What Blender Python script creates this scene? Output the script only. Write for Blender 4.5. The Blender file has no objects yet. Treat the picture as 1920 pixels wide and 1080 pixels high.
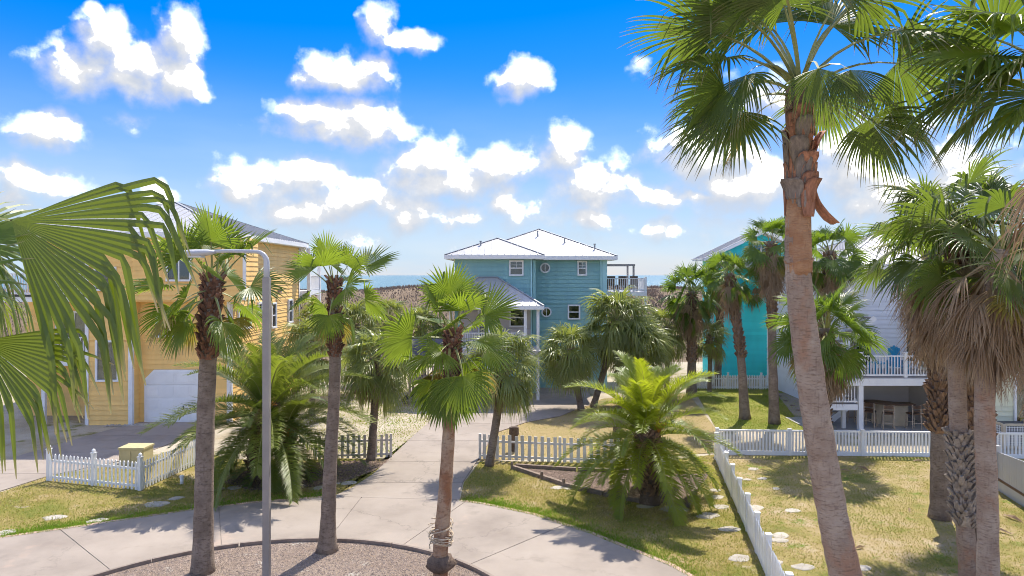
import bpy, bmesh, math, random
import numpy as np
from mathutils import Vector, Matrix

# ------------------------------------------------------------------ camera, sky, sun, exposure
SC = bpy.context.scene
COL = SC.collection
F, HZ, EYE = 1300.0, 516.0, 7.0          # focal length in photo pixels, horizon row, eye height (m)
cam = bpy.data.cameras.new('camera')
cam.sensor_width = 36.0
cam.lens = F / 1920 * 36
cam.shift_y = -24 / 1920
cam.clip_start, cam.clip_end = 0.1, 60000
camo = bpy.data.objects.new('camera', cam)
camo.location = (0, 0, EYE)
camo.rotation_euler = (math.pi / 2, 0, 0)
COL.objects.link(camo)
SC.camera = camo

SUN_AZ, SUN_EL = math.radians(24), math.radians(55)      # azimuth right of the view axis
sund = Vector((math.sin(SUN_AZ) * math.cos(SUN_EL), math.cos(SUN_AZ) * math.cos(SUN_EL), math.sin(SUN_EL)))
sl = bpy.data.lights.new('sun', 'SUN')
sl.energy, sl.angle, sl.color = 2.15, math.radians(0.53), (1.0, 0.93, 0.82)
so = bpy.data.objects.new('sun', sl)
so.rotation_euler = (-sund).to_track_quat('-Z', 'Y').to_euler()
so.location = (0, 0, 60)
COL.objects.link(so)
SC.view_settings.view_transform = 'Standard'
SC.view_settings.look = 'None'
SC.view_settings.gamma = 1
SC.view_settings.exposure = 1.75
SC.render.engine = 'CYCLES'
SC.cycles.use_denoising = True
SC.cycles.max_bounces = 6
SC.cycles.diffuse_bounces = 3
SC.cycles.glossy_bounces = 2
SC.cycles.use_light_tree = False
SC.cycles.adaptive_threshold = 0.018
SC.cycles.filter_width = 1.0
SC.cycles.transparent_max_bounces = 12
SC.cycles.sample_clamp_indirect = 6


class NT:
    """tiny helper round a node tree"""
    def __init__(s, tree):
        s.t = tree
    def n(s, kind, ins=None, **props):
        nd = s.t.nodes.new(kind)
        for k, v in props.items():
            setattr(nd, k, v)
        for k, v in (ins or {}).items():
            sock = nd.inputs[k]
            if hasattr(v, 'is_linked') or isinstance(v, bpy.types.NodeSocket):
                s.t.links.new(v, sock)
            else:
                sock.default_value = v
        return nd
    def math(s, op, a, b=0.0, clamp=False):
        nd = s.t.nodes.new('ShaderNodeMath'); nd.operation = op; nd.use_clamp = clamp
        for i, v in enumerate((a, b)):
            if isinstance(v, bpy.types.NodeSocket): s.t.links.new(v, nd.inputs[i])
            else: nd.inputs[i].default_value = v
        return nd.outputs[0]
    def vmath(s, op, a, b=(0, 0, 0)):
        nd = s.t.nodes.new('ShaderNodeVectorMath'); nd.operation = op
        for i, v in enumerate((a, b)):
            if isinstance(v, bpy.types.NodeSocket): s.t.links.new(v, nd.inputs[i])
            else: nd.inputs[i].default_value = v
        return nd
    def mix(s, fac, a, b, blend='MIX'):
        nd = s.t.nodes.new('ShaderNodeMix'); nd.data_type = 'RGBA'; nd.blend_type = blend
        for i, v in ((0, fac), (6, a), (7, b)):
            if isinstance(v, bpy.types.NodeSocket): s.t.links.new(v, nd.inputs[i])
            else: nd.inputs[i].default_value = (*v, 1) if (i and len(v) == 3) else v
        return nd.outputs[2]
    def ramp(s, fac, stops, interp='LINEAR'):
        nd = s.t.nodes.new('ShaderNodeValToRGB'); nd.color_ramp.interpolation = interp
        el = nd.color_ramp.elements
        while len(el) < len(stops): el.new(0.5)
        for e, (p, c) in zip(el, stops):
            e.position = p; e.color = c if len(c) == 4 else (*c, 1)
        s.t.links.new(fac, nd.inputs[0])
        return nd.outputs[0]
    def smooth(s, v, lo, hi, to0=0.0, to1=1.0):
        nd = s.t.nodes.new('ShaderNodeMapRange'); nd.interpolation_type = 'SMOOTHSTEP'
        s.t.links.new(v, nd.inputs[0])
        for i, x in enumerate((lo, hi, to0, to1)): nd.inputs[i + 1].default_value = x
        return nd.outputs[0]
    def link(s, a, b):
        s.t.links.new(a, b)


def az_el(px, py):
    u = math.atan((px - 960) / F)
    return u, math.atan((HZ - py) / F * math.cos(u))

# cumulus, as (photo column, row, half width, half height, weight)
CLOUDS = [
    (150, 125, 85, 55, 1.0), (195, 70, 62, 58, 1.0), (262, 115, 110, 58, 1.0), (345, 78, 48, 58, 0.9), (240, 158, 100, 40, 1.0), (172, 18, 22, 20, .9),
    (330, 140, 70, 50, 1.0), (375, 172, 30, 22, 0.55), (88, 245, 72, 46, 1.0), (250, 228, 60, 24, 0.45),
    (712, 40, 36, 38, 0.75), (752, 76, 74, 26, 0.8), (600, 135, 45, 40, 1), (650, 142, 88, 44, 1.0), (700, 120, 36, 40, 1),
    (600, 215, 80, 44, 0.9), (690, 228, 95, 50, 1.0), (640, 240, 140, 32, 0.9), (978, 152, 52, 42, 1.0),
    (470, 348, 70, 52, 1.0), (570, 340, 80, 48, 1.0), (640, 370, 90, 50, 0.8), (700, 370, 70, 40, 0.95), (800, 305, 76, 48, 1.0), (830, 340, 130, 50, 0.8),
    (930, 318, 55, 38, 0.9), (942, 372, 40, 46, 0.9), (1062, 278, 50, 46, 0.95), (1110, 345, 80, 60, 1.0), (1010, 300, 40, 40, 0.6), (760, 415, 50, 28, 0.8), (560, 402, 80, 34, 0.8),
    (870, 412, 55, 26, 0.8), (730, 390, 120, 30, 0.7), (1000, 400, 120, 45, 0.55), (1110, 410, 60, 22, 0.75), (1240, 368, 60, 30, 0.75), (1330, 290, 110, 70, 0.9), (1390, 345, 120, 60, 0.95), (1310, 375, 80, 18, .7),
    (1440, 200, 110, 70, 0.6), (1600, 305, 110, 70, 0.95), (1640, 360, 110, 50, 0.7), (1250, 432, 50, 26, 0.7), (60, 345, 90, 40, 0.9), (300, 375, 28, 20, 0.85), (30, 375, 60, 40, .8),
    (1185, 120, 34, 26, 0.5), (1700, 240, 80, 60, 0.5), (1800, 330, 120, 70, 0.8), (2040, 200, 60, 40, 0.9), (-120, 230, 55, 36, 0.9),
    (620, 440, 220, 40, 0.42), (1000, 450, 260, 30, 0.4), (1400, 430, 260, 40, 0.45), (300, 440, 220, 40, 0.4),
]
world = bpy.data.worlds.new('World')
SC.world = world
world.use_nodes = True
world.node_tree.nodes.clear()
def cumulus(name, blobs):
    """node group: cloud density at (azimuth, elevation); soft union of billowy ellipses"""
    grp = bpy.data.node_groups.new(name, 'ShaderNodeTree')
    grp.interface.new_socket('uv', in_out='INPUT', socket_type='NodeSocketVector')
    grp.interface.new_socket('density', in_out='OUTPUT', socket_type='NodeSocketFloat')
    g = NT(grp)
    gi = g.n('NodeGroupInput'); go = g.n('NodeGroupOutput')
    warp = g.n('ShaderNodeTexNoise', {'Vector': gi.outputs[0], 'Scale': 14.0, 'Detail': 3.0, 'Roughness': 0.6})
    wv = g.n('ShaderNodeVectorMath', {0: warp.outputs['Color'], 1: (0.055, 0.05, 0), 2: gi.outputs[0]}, operation='MULTIPLY_ADD').outputs[0]
    acc = None
    for (px, py, rx, ry, wgt) in blobs:
        u, v = az_el(px, py)
        u0, _ = az_el(px - rx, py); u1, _ = az_el(px + rx, py)
        _, v0 = az_el(px, py + ry); _, v1 = az_el(px, py - ry)
        su, sv = 2 / (u1 - u0), 2 / (v1 - v0)
        d = g.n('ShaderNodeVectorMath', {0: wv, 1: (su, sv, 0), 2: (-(u + .0275) * su, -(v + .025) * sv, 1.458 * (1 - wgt))}, operation='MULTIPLY_ADD').outputs[0]
        ln = g.vmath('LENGTH', d).outputs['Value']
        if acc is None: acc = ln
        else: acc = g.n('ShaderNodeMath', {0: acc, 1: ln, 2: 0.17}, operation='SMOOTH_MIN').outputs[0]
    acc = g.n('ShaderNodeMath', {0: acc, 1: -0.72, 2: 1.05}, operation='MULTIPLY_ADD').outputs[0]
    fb = g.n('ShaderNodeTexNoise', {'Vector': gi.outputs[0], 'Scale': 19.0, 'Detail': 5.0, 'Roughness': 0.6})
    bub = g.n('ShaderNodeTexVoronoi', {'Vector': wv, 'Scale': 34.0, 'Randomness': 1.0}, feature='F1')
    dn = g.math('ADD', acc, g.math('MULTIPLY', g.math('SUBTRACT', fb.outputs[0], 0.5), 1.05))
    dn = g.math('SUBTRACT', dn, g.math('MULTIPLY', bub.outputs['Distance'], 0.26))
    g.link(dn, go.inputs[0])
    return grp
CLOUDS = [(x, y, rx * 1.16, ry * 1.14, min(1, wg * 1.06)) if 265 < y < 425 else (x, y, rx, ry, wg) for x, y, rx, ry, wg in CLOUDS]   # denser bank low over the sea
grp = cumulus('cumulus', CLOUDS)

w = NT(world.node_tree)
sky = w.n('ShaderNodeTexSky', sky_type='NISHITA', sun_disc=False)
sky.sun_elevation = SUN_EL
sky.sun_rotation = SUN_AZ
sky.altitude = 0; sky.air_density = 1.0; sky.dust_density = 0.1; sky.ozone_density = 3.0
tc = w.n('ShaderNodeTexCoord')
sx = w.n('ShaderNodeSeparateXYZ', {0: tc.outputs['Generated']})
az = w.math('ARCTAN2', sx.outputs[0], sx.outputs[1])
wr = w.n('ShaderNodeMath', {0: az, 1: math.pi / 4, 2: -math.pi / 4}, operation='WRAP').outputs[0]
el = w.math('ARCSINE', sx.outputs[2])
uv = w.n('ShaderNodeCombineXYZ', {0: wr, 1: el}).outputs[0]
g1 = w.n('ShaderNodeGroup', node_tree=grp); w.link(uv, g1.inputs[0])
uv2 = w.vmath('ADD', uv, (0.010, 0.024, 0)).outputs[0]
g2 = w.n('ShaderNodeGroup', node_tree=grp); w.link(uv2, g2.inputs[0])
alpha = w.smooth(g1.outputs[0], 0.04, 0.74)
above = w.smooth(el, 0.0, 0.03)
alpha = w.math('MULTIPLY', alpha, above)
tex = w.n('ShaderNodeTexNoise', {'Vector': uv, 'Scale': 34.0, 'Detail': 5.0, 'Roughness': 0.6}).outputs[0]
lit = w.smooth(w.math('ADD', w.math('SUBTRACT', g1.outputs[0], g2.outputs[0]), w.math('MULTIPLY', w.math('SUBTRACT', tex, 0.5), 0.75)), -0.34, 0.40)
# unseen broken cumulus added overhead, above the picture, for brighter neutral fill
hi = w.n('ShaderNodeTexNoise', {'Vector': tc.outputs['Generated'], 'Scale': 5.0, 'Detail': 5.0, 'Roughness': 0.55}).outputs[0]
hi = w.math('MULTIPLY', w.smooth(hi, 0.50, 0.60), w.smooth(el, 0.40, 0.52))
alpha = w.math('MAXIMUM', alpha, hi)
ccol = w.mix(w.smooth(lit, 0.66, 1.30), w.mix(lit, (1.28, 1.38, 1.56), (1.80, 1.80, 1.83)), (9.0, 8.9, 8.7))  # brightest cloud tops pushed past white to lift the fill light
lum = w.vmath('DOT_PRODUCT', sky.outputs[0], (0.25, 0.45, 0.30)).outputs['Value']
soft = w.math('DIVIDE', 1.0, w.math('MULTIPLY_ADD', lum, 0.25)); soft.node.inputs[1].links[0].from_node.inputs[2].default_value = 1.0
skyc = w.vmath('MULTIPLY', sky.outputs[0], (0.71, 0.64, 0.74)).outputs[0]
skyc = w.n('ShaderNodeVectorMath', {0: skyc, 'Scale': soft}, operation='SCALE').outputs[0]
hs = w.n('ShaderNodeHueSaturation', {'Hue': 0.5, 'Saturation': 1.5, 'Value': 1.0, 'Color': skyc})
veil = w.n('ShaderNodeTexNoise', {'Vector': w.vmath('MULTIPLY', uv, (4, 16, 1)).outputs[0], 'Scale': 1.0, 'Detail': 4.0}).outputs[0]
band = w.math('MULTIPLY', w.smooth(el, 0.30, 0.02), w.smooth(veil, 0.25, 0.75, 0.5, 0.9))
hz = w.mix(band, hs.outputs[0], (1.15, 1.55, 1.95))     # thin white haze lying over the sea
final = w.mix(alpha, hz, ccol)
bg = w.n('ShaderNodeBackground', {'Color': final, 'Strength': 0.15})
wo = w.n('ShaderNodeOutputWorld', {'Surface': bg.outputs[0]})
world.cycles.sampling_method = 'MANUAL'
world.cycles.sample_map_resolution = 512

# ------------------------------------------------------------------ materials
MATS = {}
def new_mat(name):
    m = bpy.data.materials.new(name); m.use_nodes = True
    m.node_tree.nodes.clear()
    MATS[name] = m
    t = NT(m.node_tree)
    out = t.n('ShaderNodeOutputMaterial')
    return m, t, out

def coords(t, kind='Object', scale=None):
    c = t.n('ShaderNodeTexCoord').outputs[kind] if kind != 'World' else t.n('ShaderNodeNewGeometry').outputs['Position']
    if scale is not None:
        c = t.vmath('MULTIPLY', c, scale).outputs[0]
    return c

def paint(name, col, rough=0.6, var=0.12, scale=3.0, bump=0.0, metal=0.0, dirt=None, spec=0.4, world_co=True, rand=0.0, stretch=(1, 1, 1), bscale=None):
    m, t, out = new_mat(name)
    co = coords(t, 'World' if world_co else 'Object', stretch)
    n1 = t.n('ShaderNodeTexNoise', {'Vector': co, 'Scale': scale, 'Detail': 6.0, 'Roughness': 0.6})
    dk = tuple(c * (1 - var * 1.6) for c in col); lt = tuple(min(1, c * (1 + var)) for c in col)
    c = t.ramp(n1.outputs[0], [(0.25, dk), (0.75, lt)])
    if dirt:
        n2 = t.n('ShaderNodeTexNoise', {'Vector': co, 'Scale': scale * 0.35, 'Detail': 5.0, 'Roughness': 0.7})
        c = t.mix(t.smooth(n2.outputs[0], 0.5, 0.75, 0, dirt[1]), c, dirt[0])
    if rand:
        oi = t.n('ShaderNodeObjectInfo').outputs['Random']
        hv = t.n('ShaderNodeHueSaturation', {'Color': c, 'Value': t.math('ADD', 1 - rand / 2, t.math('MULTIPLY', oi, rand))})
        c = hv.outputs[0]
    p = t.n('ShaderNodeBsdfPrincipled', {'Base Color': c, 'Roughness': rough, 'Metallic': metal, 'Specular IOR Level': spec})
    if bump:
        n3 = t.n('ShaderNodeTexNoise', {'Vector': co, 'Scale': bscale or scale * 9, 'Detail': 4.0})
        b = t.n('ShaderNodeBump', {'Height': n3.outputs[0], 'Strength': bump, 'Distance': 0.02})
        t.link(b.outputs[0], p.inputs['Normal'])
    t.link(p.outputs[0], out.inputs[0])
    return m

def leaf(name, c0, c1, trans, tipcol, tipw=0.8, tf=0.42, rough=0.42, spec=0.45):
    """two-sided leaf that lets light through; 'tip' runs from hinge to tip along each leaflet"""
    m, t, out = new_mat(name)
    oi = t.n('ShaderNodeObjectInfo').outputs['Random']
    co = coords(t, 'Object')
    n1 = t.n('ShaderNodeTexNoise', {'Vector': co, 'Scale': 3.5, 'Detail': 4.0})
    f = t.math('ADD', t.math('MULTIPLY', oi, 0.75), t.math('MULTIPLY', t.math('SUBTRACT', n1.outputs[0], 0.5), 1.3), True)
    base = t.mix(f, c0, c1)
    tip = t.n('ShaderNodeAttribute', attribute_name='tip').outputs['Fac']
    tn = t.math('ADD', tip, t.math('MULTIPLY', t.math('SUBTRACT', n1.outputs[0], 0.5), 0.35))
    tm = t.smooth(tn, tipw, 1.05)
    base = t.mix(tm, base, tipcol)
    tr = t.mix(tm, t.mix(f, trans, tuple(x * 1.25 for x in trans)), tipcol)
    p = t.n('ShaderNodeBsdfPrincipled', {'Base Color': base, 'Roughness': rough, 'Specular IOR Level': spec})
    tl = t.n('ShaderNodeBsdfTranslucent', {'Color': tr})
    ms = t.n('ShaderNodeMixShader', {0: tf, 1: p.outputs[0], 2: tl.outputs[0]})
    t.link(ms.outputs[0], out.inputs[0])
    return m

leaf('leaf_fan', (0.067, 0.118, 0.022), (0.122, 0.172, 0.024), (0.217, 0.325, 0.024), (0.42, 0.33, 0.17), 0.86)
leaf('leaf_bright', (0.085, 0.137, 0.018), (0.137, 0.189, 0.022), (0.244, 0.333, 0.025), (0.40, 0.34, 0.15), 0.86, 0.46)
leaf('leaf_near', (0.081, 0.118, 0.014), (0.118, 0.149, 0.016), (0.198, 0.260, 0.014), (0.42, 0.33, 0.17), 0.82, 0.36, 0.35, 0.6)
leaf('leaf_tall', (0.067, 0.104, 0.027), (0.122, 0.153, 0.027), (0.198, 0.280, 0.027), (0.36, 0.28, 0.16), 0.74, 0.38)
leaf('leaf_sabal', (0.149, 0.184, 0.056), (0.239, 0.263, 0.061), (0.417, 0.473, 0.072), (0.34, 0.29, 0.17), 0.85, 0.34, 0.38, 0.6)
leaf('leaf_date', (0.115, 0.178, 0.024), (0.230, 0.262, 0.024), (0.462, 0.525, 0.024), (0.38, 0.31, 0.10), 0.8, 0.42)
leaf('leaf_date_dark', (0.089, 0.137, 0.032), (0.168, 0.194, 0.035), (0.294, 0.357, 0.032), (0.32, 0.26, 0.13), 0.75, 0.36)
leaf('leaf_dead', (0.27, 0.185, 0.115), (0.42, 0.31, 0.21), (0.36, 0.24, 0.14), (0.42, 0.32, 0.21), 0.7, 0.25, 0.75, 0.15)
leaf('leaf_dying', (0.25, 0.22, 0.05), (0.33, 0.26, 0.09), (0.42, 0.34, 0.05), (0.36, 0.26, 0.14), 0.6, 0.4, 0.6, 0.2)
paint('petiole', (0.28, 0.29, 0.10), 0.5, 0.2, 4, world_co=False, rand=0.3)
paint('petiole_dead', (0.33, 0.23, 0.13), 0.8, 0.2, 4, world_co=False, rand=0.3)
paint('orange_stalk', (0.62, 0.27, 0.05), 0.6, 0.2, 6, world_co=False)

def bark(name, c0, c1, rings, ringdark, strength=0.6, stain=None):
    m, t, out = new_mat(name)
    co = coords(t, 'World')
    n1 = t.n('ShaderNodeTexNoise', {'Vector': co, 'Scale': 2.2, 'Detail': 6.0, 'Roughness': 0.65})
    n2 = t.n('ShaderNodeTexNoise', {'Vector': t.vmath('MULTIPLY', co, (9, 9, rings)).outputs[0], 'Scale': 1.0, 'Detail': 4.0, 'Roughness': 0.6})
    n3 = t.n('ShaderNodeTexNoise', {'Vector': t.vmath('MULTIPLY', co, (26, 26, 5)).outputs[0], 'Scale': 1.0, 'Detail': 3.0})
    c = t.mix(t.smooth(n1.outputs[0], 0.35, 0.68), c0, c1)
    if stain:
        n4 = t.n('ShaderNodeTexNoise', {'Vector': t.vmath('MULTIPLY', co, (1.2, 1.2, 1.0)).outputs[0], 'Scale': 1.3, 'Detail': 5.0, 'Roughness': 0.6})
        c = t.mix(t.smooth(n4.outputs[0], 0.5, 0.66, 0, 0.85), c, stain)
    c = t.mix(t.smooth(n2.outputs[0], 0.48, 0.72, 0, strength), c, ringdark)
    c = t.mix(t.smooth(n3.outputs[0], 0.55, 0.75, 0, 0.35), c, ringdark)
    hgt = t.math('ADD', n2.outputs[0], t.math('MULTIPLY', n3.outputs[0], 0.5))
    b = t.n('ShaderNodeBump', {'Height': hgt, 'Strength': 0.9, 'Distance': 0.03})
    p = t.n('ShaderNodeBsdfPrincipled', {'Base Color': c, 'Roughness': 0.85, 'Specular IOR Level': 0.2, 'Normal': b.outputs[0]})
    t.link(p.outputs[0], out.inputs[0])
    return m
bark('bark_grey', (0.19, 0.145, 0.112), (0.30, 0.24, 0.19), 26, (0.10, 0.072, 0.055), 0.75)
bark('bark_pink', (0.31, 0.225, 0.17), (0.42, 0.335, 0.265), 38, (0.17, 0.11, 0.08), 0.75, (0.36, 0.20, 0.125))
bark('bark_orange', (0.34, 0.21, 0.13), (0.45, 0.33, 0.23), 20, (0.17, 0.085, 0.05), 0.7, (0.27, 0.12, 0.06))
bark('bark_rust', (0.36, 0.18, 0.095), (0.47, 0.29, 0.175), 60, (0.26, 0.12, 0.07), 0.5)
bark('bark_dark', (0.12, 0.085, 0.065), (0.22, 0.16, 0.12), 18, (0.06, 0.04, 0.03), 0.6)
paint('boot_red', (0.19, 0.095, 0.06), 0.85, 0.35, 9, 0.4, rand=0.7)
paint('boot_grey', (0.34, 0.28, 0.225), 0.85, 0.3, 9, 0.4, rand=0.5)
paint('boot_brown', (0.24, 0.15, 0.095), 0.85, 0.3, 9, 0.4, rand=0.6)
paint('husk', (0.45, 0.21, 0.13), 0.75, 0.35, 5, 0.5, rand=0.35, stretch=(4, 4, 1))
paint('husk_grey', (0.25, 0.205, 0.18), 0.85, 0.3, 5, 0.5, rand=0.4, stretch=(4, 4, 1))

paint('white_paint', (0.80, 0.80, 0.80), 0.5, 0.04, 2.5, dirt=((0.55, 0.53, 0.5), 0.4))
paint('white_vinyl', (0.82, 0.82, 0.81), 0.4, 0.03, 2.0, dirt=((0.62, 0.6, 0.56), 0.4), rand=0.06)
paint('weathered_picket', (0.70, 0.685, 0.66), 0.8, 0.1, 6, 0.2, dirt=((0.45, 0.42, 0.38), 0.6), rand=0.16)
paint('grey_picket', (0.60, 0.55, 0.50), 0.85, 0.12, 6, 0.2, dirt=((0.38, 0.33, 0.29), 0.6), rand=0.2)
paint('cream_vinyl', (0.80, 0.78, 0.70), 0.45, 0.04, 2.0, dirt=((0.6, 0.57, 0.48), 0.4), rand=0.06)
paint('yellow_siding', (0.90, 0.58, 0.20), 0.6, 0.06, 1.6, dirt=((0.76, 0.47, 0.16), 0.6), rand=0.10, stretch=(1.6, 1.6, .3))
paint('teal_siding', (0.25, 0.465, 0.465), 0.6, 0.07, 1.2, dirt=((0.30, 0.42, 0.40), 0.55), rand=0.11, stretch=(1.6, 1.6, .3))
paint('turquoise_siding', (0.04, 0.66, 0.70), 0.6, 0.06, 1.2, dirt=((0.06, 0.52, 0.56), 0.5), rand=0.10, stretch=(1.6, 1.6, .3))
paint('pale_siding', (0.76, 0.78, 0.82), 0.6, 0.04, 1.2, dirt=((0.64, 0.67, 0.72), 0.4), rand=0.05)
paint('sunlit_siding', (0.72, 0.72, 0.52), 0.6, 0.04, 1.2, dirt=((0.6, 0.6, 0.45), 0.3), rand=0.05)  # sunlit look of the pale walls put into this paint colour
paint('taupe_siding', (0.56, 0.52, 0.50), 0.6, 0.04, 1.2, rand=0.05)
paint('aqua_trim', (0.42, 0.68, 0.70), 0.6, 0.05, 1.2)
paint('roof_metal', (0.46, 0.455, 0.45), 0.38, 0.06, 1.5, metal=0.25, dirt=((0.48, 0.47, 0.46), 0.5), rand=0.06)
paint('roof_seam', (0.41, 0.41, 0.415), 0.45, 0.05, 1.5, metal=0.2)
paint('roof_edge', (0.30, 0.32, 0.34), 0.5, 0.06, 1.5)
paint('galvanised', (0.31, 0.285, 0.27), 0.5, 0.10, 2, metal=0.35, dirt=((0.33, 0.31, 0.3), 0.5))
paint('lamp_grey', (0.47, 0.475, 0.49), 0.4, 0.05, 2)
paint('wood_weathered', (0.34, 0.27, 0.21), 0.85, 0.25, 5, 0.4, rand=0.3)
paint('wood_dark', (0.105, 0.075, 0.055), 0.85, 0.35, 7, 0.5, rand=0.4)
paint('timber', (0.23, 0.175, 0.135), 0.9, 0.3, 6, 0.5, rand=0.3)
paint('table_wood', (0.135, 0.075, 0.045), 0.5, 0.25, 5, 0.2)
paint('chair_wood', (0.48, 0.38, 0.28), 0.6, 0.2, 5, 0.1)
paint('tan_panel', (0.60, 0.50, 0.36), 0.7, 0.1, 4)
paint('utility_tan', (0.50, 0.43, 0.235), 0.6, 0.08, 3, dirt=((0.5, 0.42, 0.24), 0.4))
paint('blue_plastic', (0.01, 0.25, 0.46), 0.4, 0.05, 4)
paint('dark_slide', (0.04, 0.045, 0.055), 0.5, 0.2, 4)
paint('tarp_grey', (0.20, 0.20, 0.23), 0.8, 0.2, 4)
paint('room_shade', (0.025, 0.028, 0.03), 0.9, 0.3, 3)  # darkness of unlit rooms put into the colour
paint('blind', (0.62, 0.64, 0.63), 0.8, 0.05, 3)
paint('stone', (0.44, 0.40, 0.34), 0.9, 0.2, 5, 0.6, dirt=((0.40, 0.37, 0.31), 0.6), rand=0.2)
paint('rock_grey', (0.42, 0.41, 0.40), 0.9, 0.2, 5, 0.6, rand=0.4)
paint('black_iron', (0.02, 0.02, 0.022), 0.5, 0.2, 4)
paint('terracotta_stain', (0.55, 0.36, 0.29), 0.9, 0.2, 4, dirt=((0.56, 0.50, 0.44), 0.9))
paint('edging', (0.26, 0.21, 0.175), 0.9, 0.2, 5, 0.3)
paint('crack', (0.235, 0.20, 0.17), 0.95, 0.2, 5)
paint('twine', (0.58, 0.47, 0.34), 0.95, 0.3, 20)

m, t, out = new_mat('glass')
gl = t.n('ShaderNodeBsdfGlossy', {'Color': (0.9, 0.95, 1, 1), 'Roughness': 0.03})
tr = t.n('ShaderNodeBsdfTransparent', {'Color': (0.62, 0.70, 0.72, 1)})
fr = t.n('ShaderNodeFresnel', {'IOR': 1.55})
ms = t.n('ShaderNodeMixShader', {0: t.math('ADD', fr.outputs[0], 0.05, True), 1: tr.outputs[0], 2: gl.outputs[0]})
t.link(ms.outputs[0], out.inputs[0])

def concrete(name, base, light, dark, stain=None):
    m, t, out = new_mat(name)
    co = coords(t, 'World')
    a = t.n('ShaderNodeTexNoise', {'Vector': co, 'Scale': 0.45, 'Detail': 7.0, 'Roughness': 0.62})
    b_ = t.n('ShaderNodeTexNoise', {'Vector': co, 'Scale': 40.0, 'Detail': 3.0})
    c_ = t.n('ShaderNodeTexNoise', {'Vector': t.vmath('ADD', co, (13, 7, 0)).outputs[0], 'Scale': 0.9, 'Detail': 8.0, 'Roughness': 0.7})
    c = t.ramp(a.outputs[0], [(0.3, dark), (0.5, base), (0.72, light)])
    c = t.mix(t.smooth(c_.outputs[0], 0.53, 0.70, 0, 0.6), c, tuple(x * 0.70 for x in base))
    c = t.mix(t.smooth(b_.outputs[0], 0.4, 0.75, 0, 0.14), c, tuple(x * 0.6 for x in base))
    vo = t.n('ShaderNodeTexVoronoi', {'Vector': t.vmath('ADD', co, t.vmath('MULTIPLY', c_.outputs['Color'], (2.2, 2.2, 0)).outputs[0]).outputs[0], 'Scale': 0.16}, feature='DISTANCE_TO_EDGE')
    c = t.mix(t.smooth(vo.outputs['Distance'], 0.0, 0.0035, 0.55, 0), c, tuple(x * 0.42 for x in base))
    if stain:
        d_ = t.n('ShaderNodeTexNoise', {'Vector': t.vmath('ADD', co, (3, 31, 0)).outputs[0], 'Scale': 0.5, 'Detail': 6.0, 'Roughness': 0.65})
        c = t.mix(t.smooth(d_.outputs[0], 0.60, 0.72, 0, 0.35), c, stain)
    oi = t.n('ShaderNodeObjectInfo').outputs['Random']
    c = t.n('ShaderNodeHueSaturation', {'Color': c, 'Value': t.math('ADD', 0.965, t.math('MULTIPLY', oi, 0.07))}).outputs[0]
    bm = t.n('ShaderNodeBump', {'Height': b_.outputs[0], 'Strength': 0.25, 'Distance': 0.01})
    p = t.n('ShaderNodeBsdfPrincipled', {'Base Color': c, 'Roughness': 0.85, 'Specular IOR Level': 0.25, 'Normal': bm.outputs[0]})
    t.link(p.outputs[0], out.inputs[0])
concrete('concrete', (0.315, 0.268, 0.225), (0.36, 0.308, 0.26), (0.25, 0.21, 0.176), (0.50, 0.35, 0.26))
concrete('patio', (0.40, 0.39, 0.38), (0.46, 0.45, 0.44), (0.34, 0.33, 0.32))

def ground_mat(name, stops, patch=None, scale=0.35, fine=30.0):
    m, t, out = new_mat(name)
    co = coords(t, 'World')
    a = t.n('ShaderNodeTexNoise', {'Vector': co, 'Scale': scale, 'Detail': 9.0, 'Roughness': 0.68})
    c = t.ramp(a.outputs[0], stops)
    b_ = t.n('ShaderNodeTexNoise', {'Vector': co, 'Scale': fine, 'Detail': 5.0, 'Roughness': 0.7})
    if patch:
        d_ = t.n('ShaderNodeTexNoise', {'Vector': t.vmath('ADD', co, (41, 17, 0)).outputs[0], 'Scale': scale * 1.7, 'Detail': 8.0, 'Roughness': 0.7})
        c = t.mix(t.smooth(d_.outputs[0], patch[1], patch[2]), c, patch[0])
    c = t.mix(t.smooth(b_.outputs[0], 0.35, 0.75, 0.0, 0.55), c, t.mix(1.0, c, (0.45, 0.45, 0.4), 'MULTIPLY'))
    bm = t.n('ShaderNodeBump', {'Height': b_.outputs[0], 'Strength': 0.7, 'Distance': 0.05})
    p = t.n('ShaderNodeBsdfPrincipled', {'Base Color': c, 'Roughness': 0.95, 'Specular IOR Level': 0.1, 'Normal': bm.outputs[0]})
    t.link(p.outputs[0], out.inputs[0])
ground_mat('lawn_dry', [(0.34, (0.15, 0.18, 0.035)), (0.46, (0.26, 0.23, 0.065)), (0.56, (0.36, 0.28, 0.12)), (0.68, (0.44, 0.36, 0.23))], ((0.42, 0.345, 0.235), 0.60, 0.70), 0.6)
ground_mat('lawn_yard', [(0.34, (0.19, 0.20, 0.05)), (0.45, (0.32, 0.27, 0.10)), (0.55, (0.42, 0.325, 0.17)), (0.66, (0.48, 0.385, 0.25))], ((0.15, 0.23, 0.035), 0.56, 0.66), 0.7)
ground_mat('lawn_green', [(0.25, (0.16, 0.20, 0.035)), (0.5, (0.26, 0.26, 0.06)), (0.75, (0.33, 0.28, 0.11))])
ground_mat('lawn_tan', [(0.25, (0.28, 0.24, 0.09)), (0.5, (0.38, 0.29, 0.14)), (0.75, (0.43, 0.33, 0.19))])
ground_mat('sand', [(0.28, (0.36, 0.29, 0.17)), (0.45, (0.44, 0.375, 0.27)), (0.62, (0.54, 0.475, 0.37)), (0.8, (0.50, 0.42, 0.31))], ((0.22, 0.21, 0.06), 0.54, 0.66), 0.30)
ground_mat('mulch', [(0.3, (0.10, 0.07, 0.055)), (0.5, (0.18, 0.13, 0.10)), (0.75, (0.33, 0.26, 0.21))], None, 0.9, 26)
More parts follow.
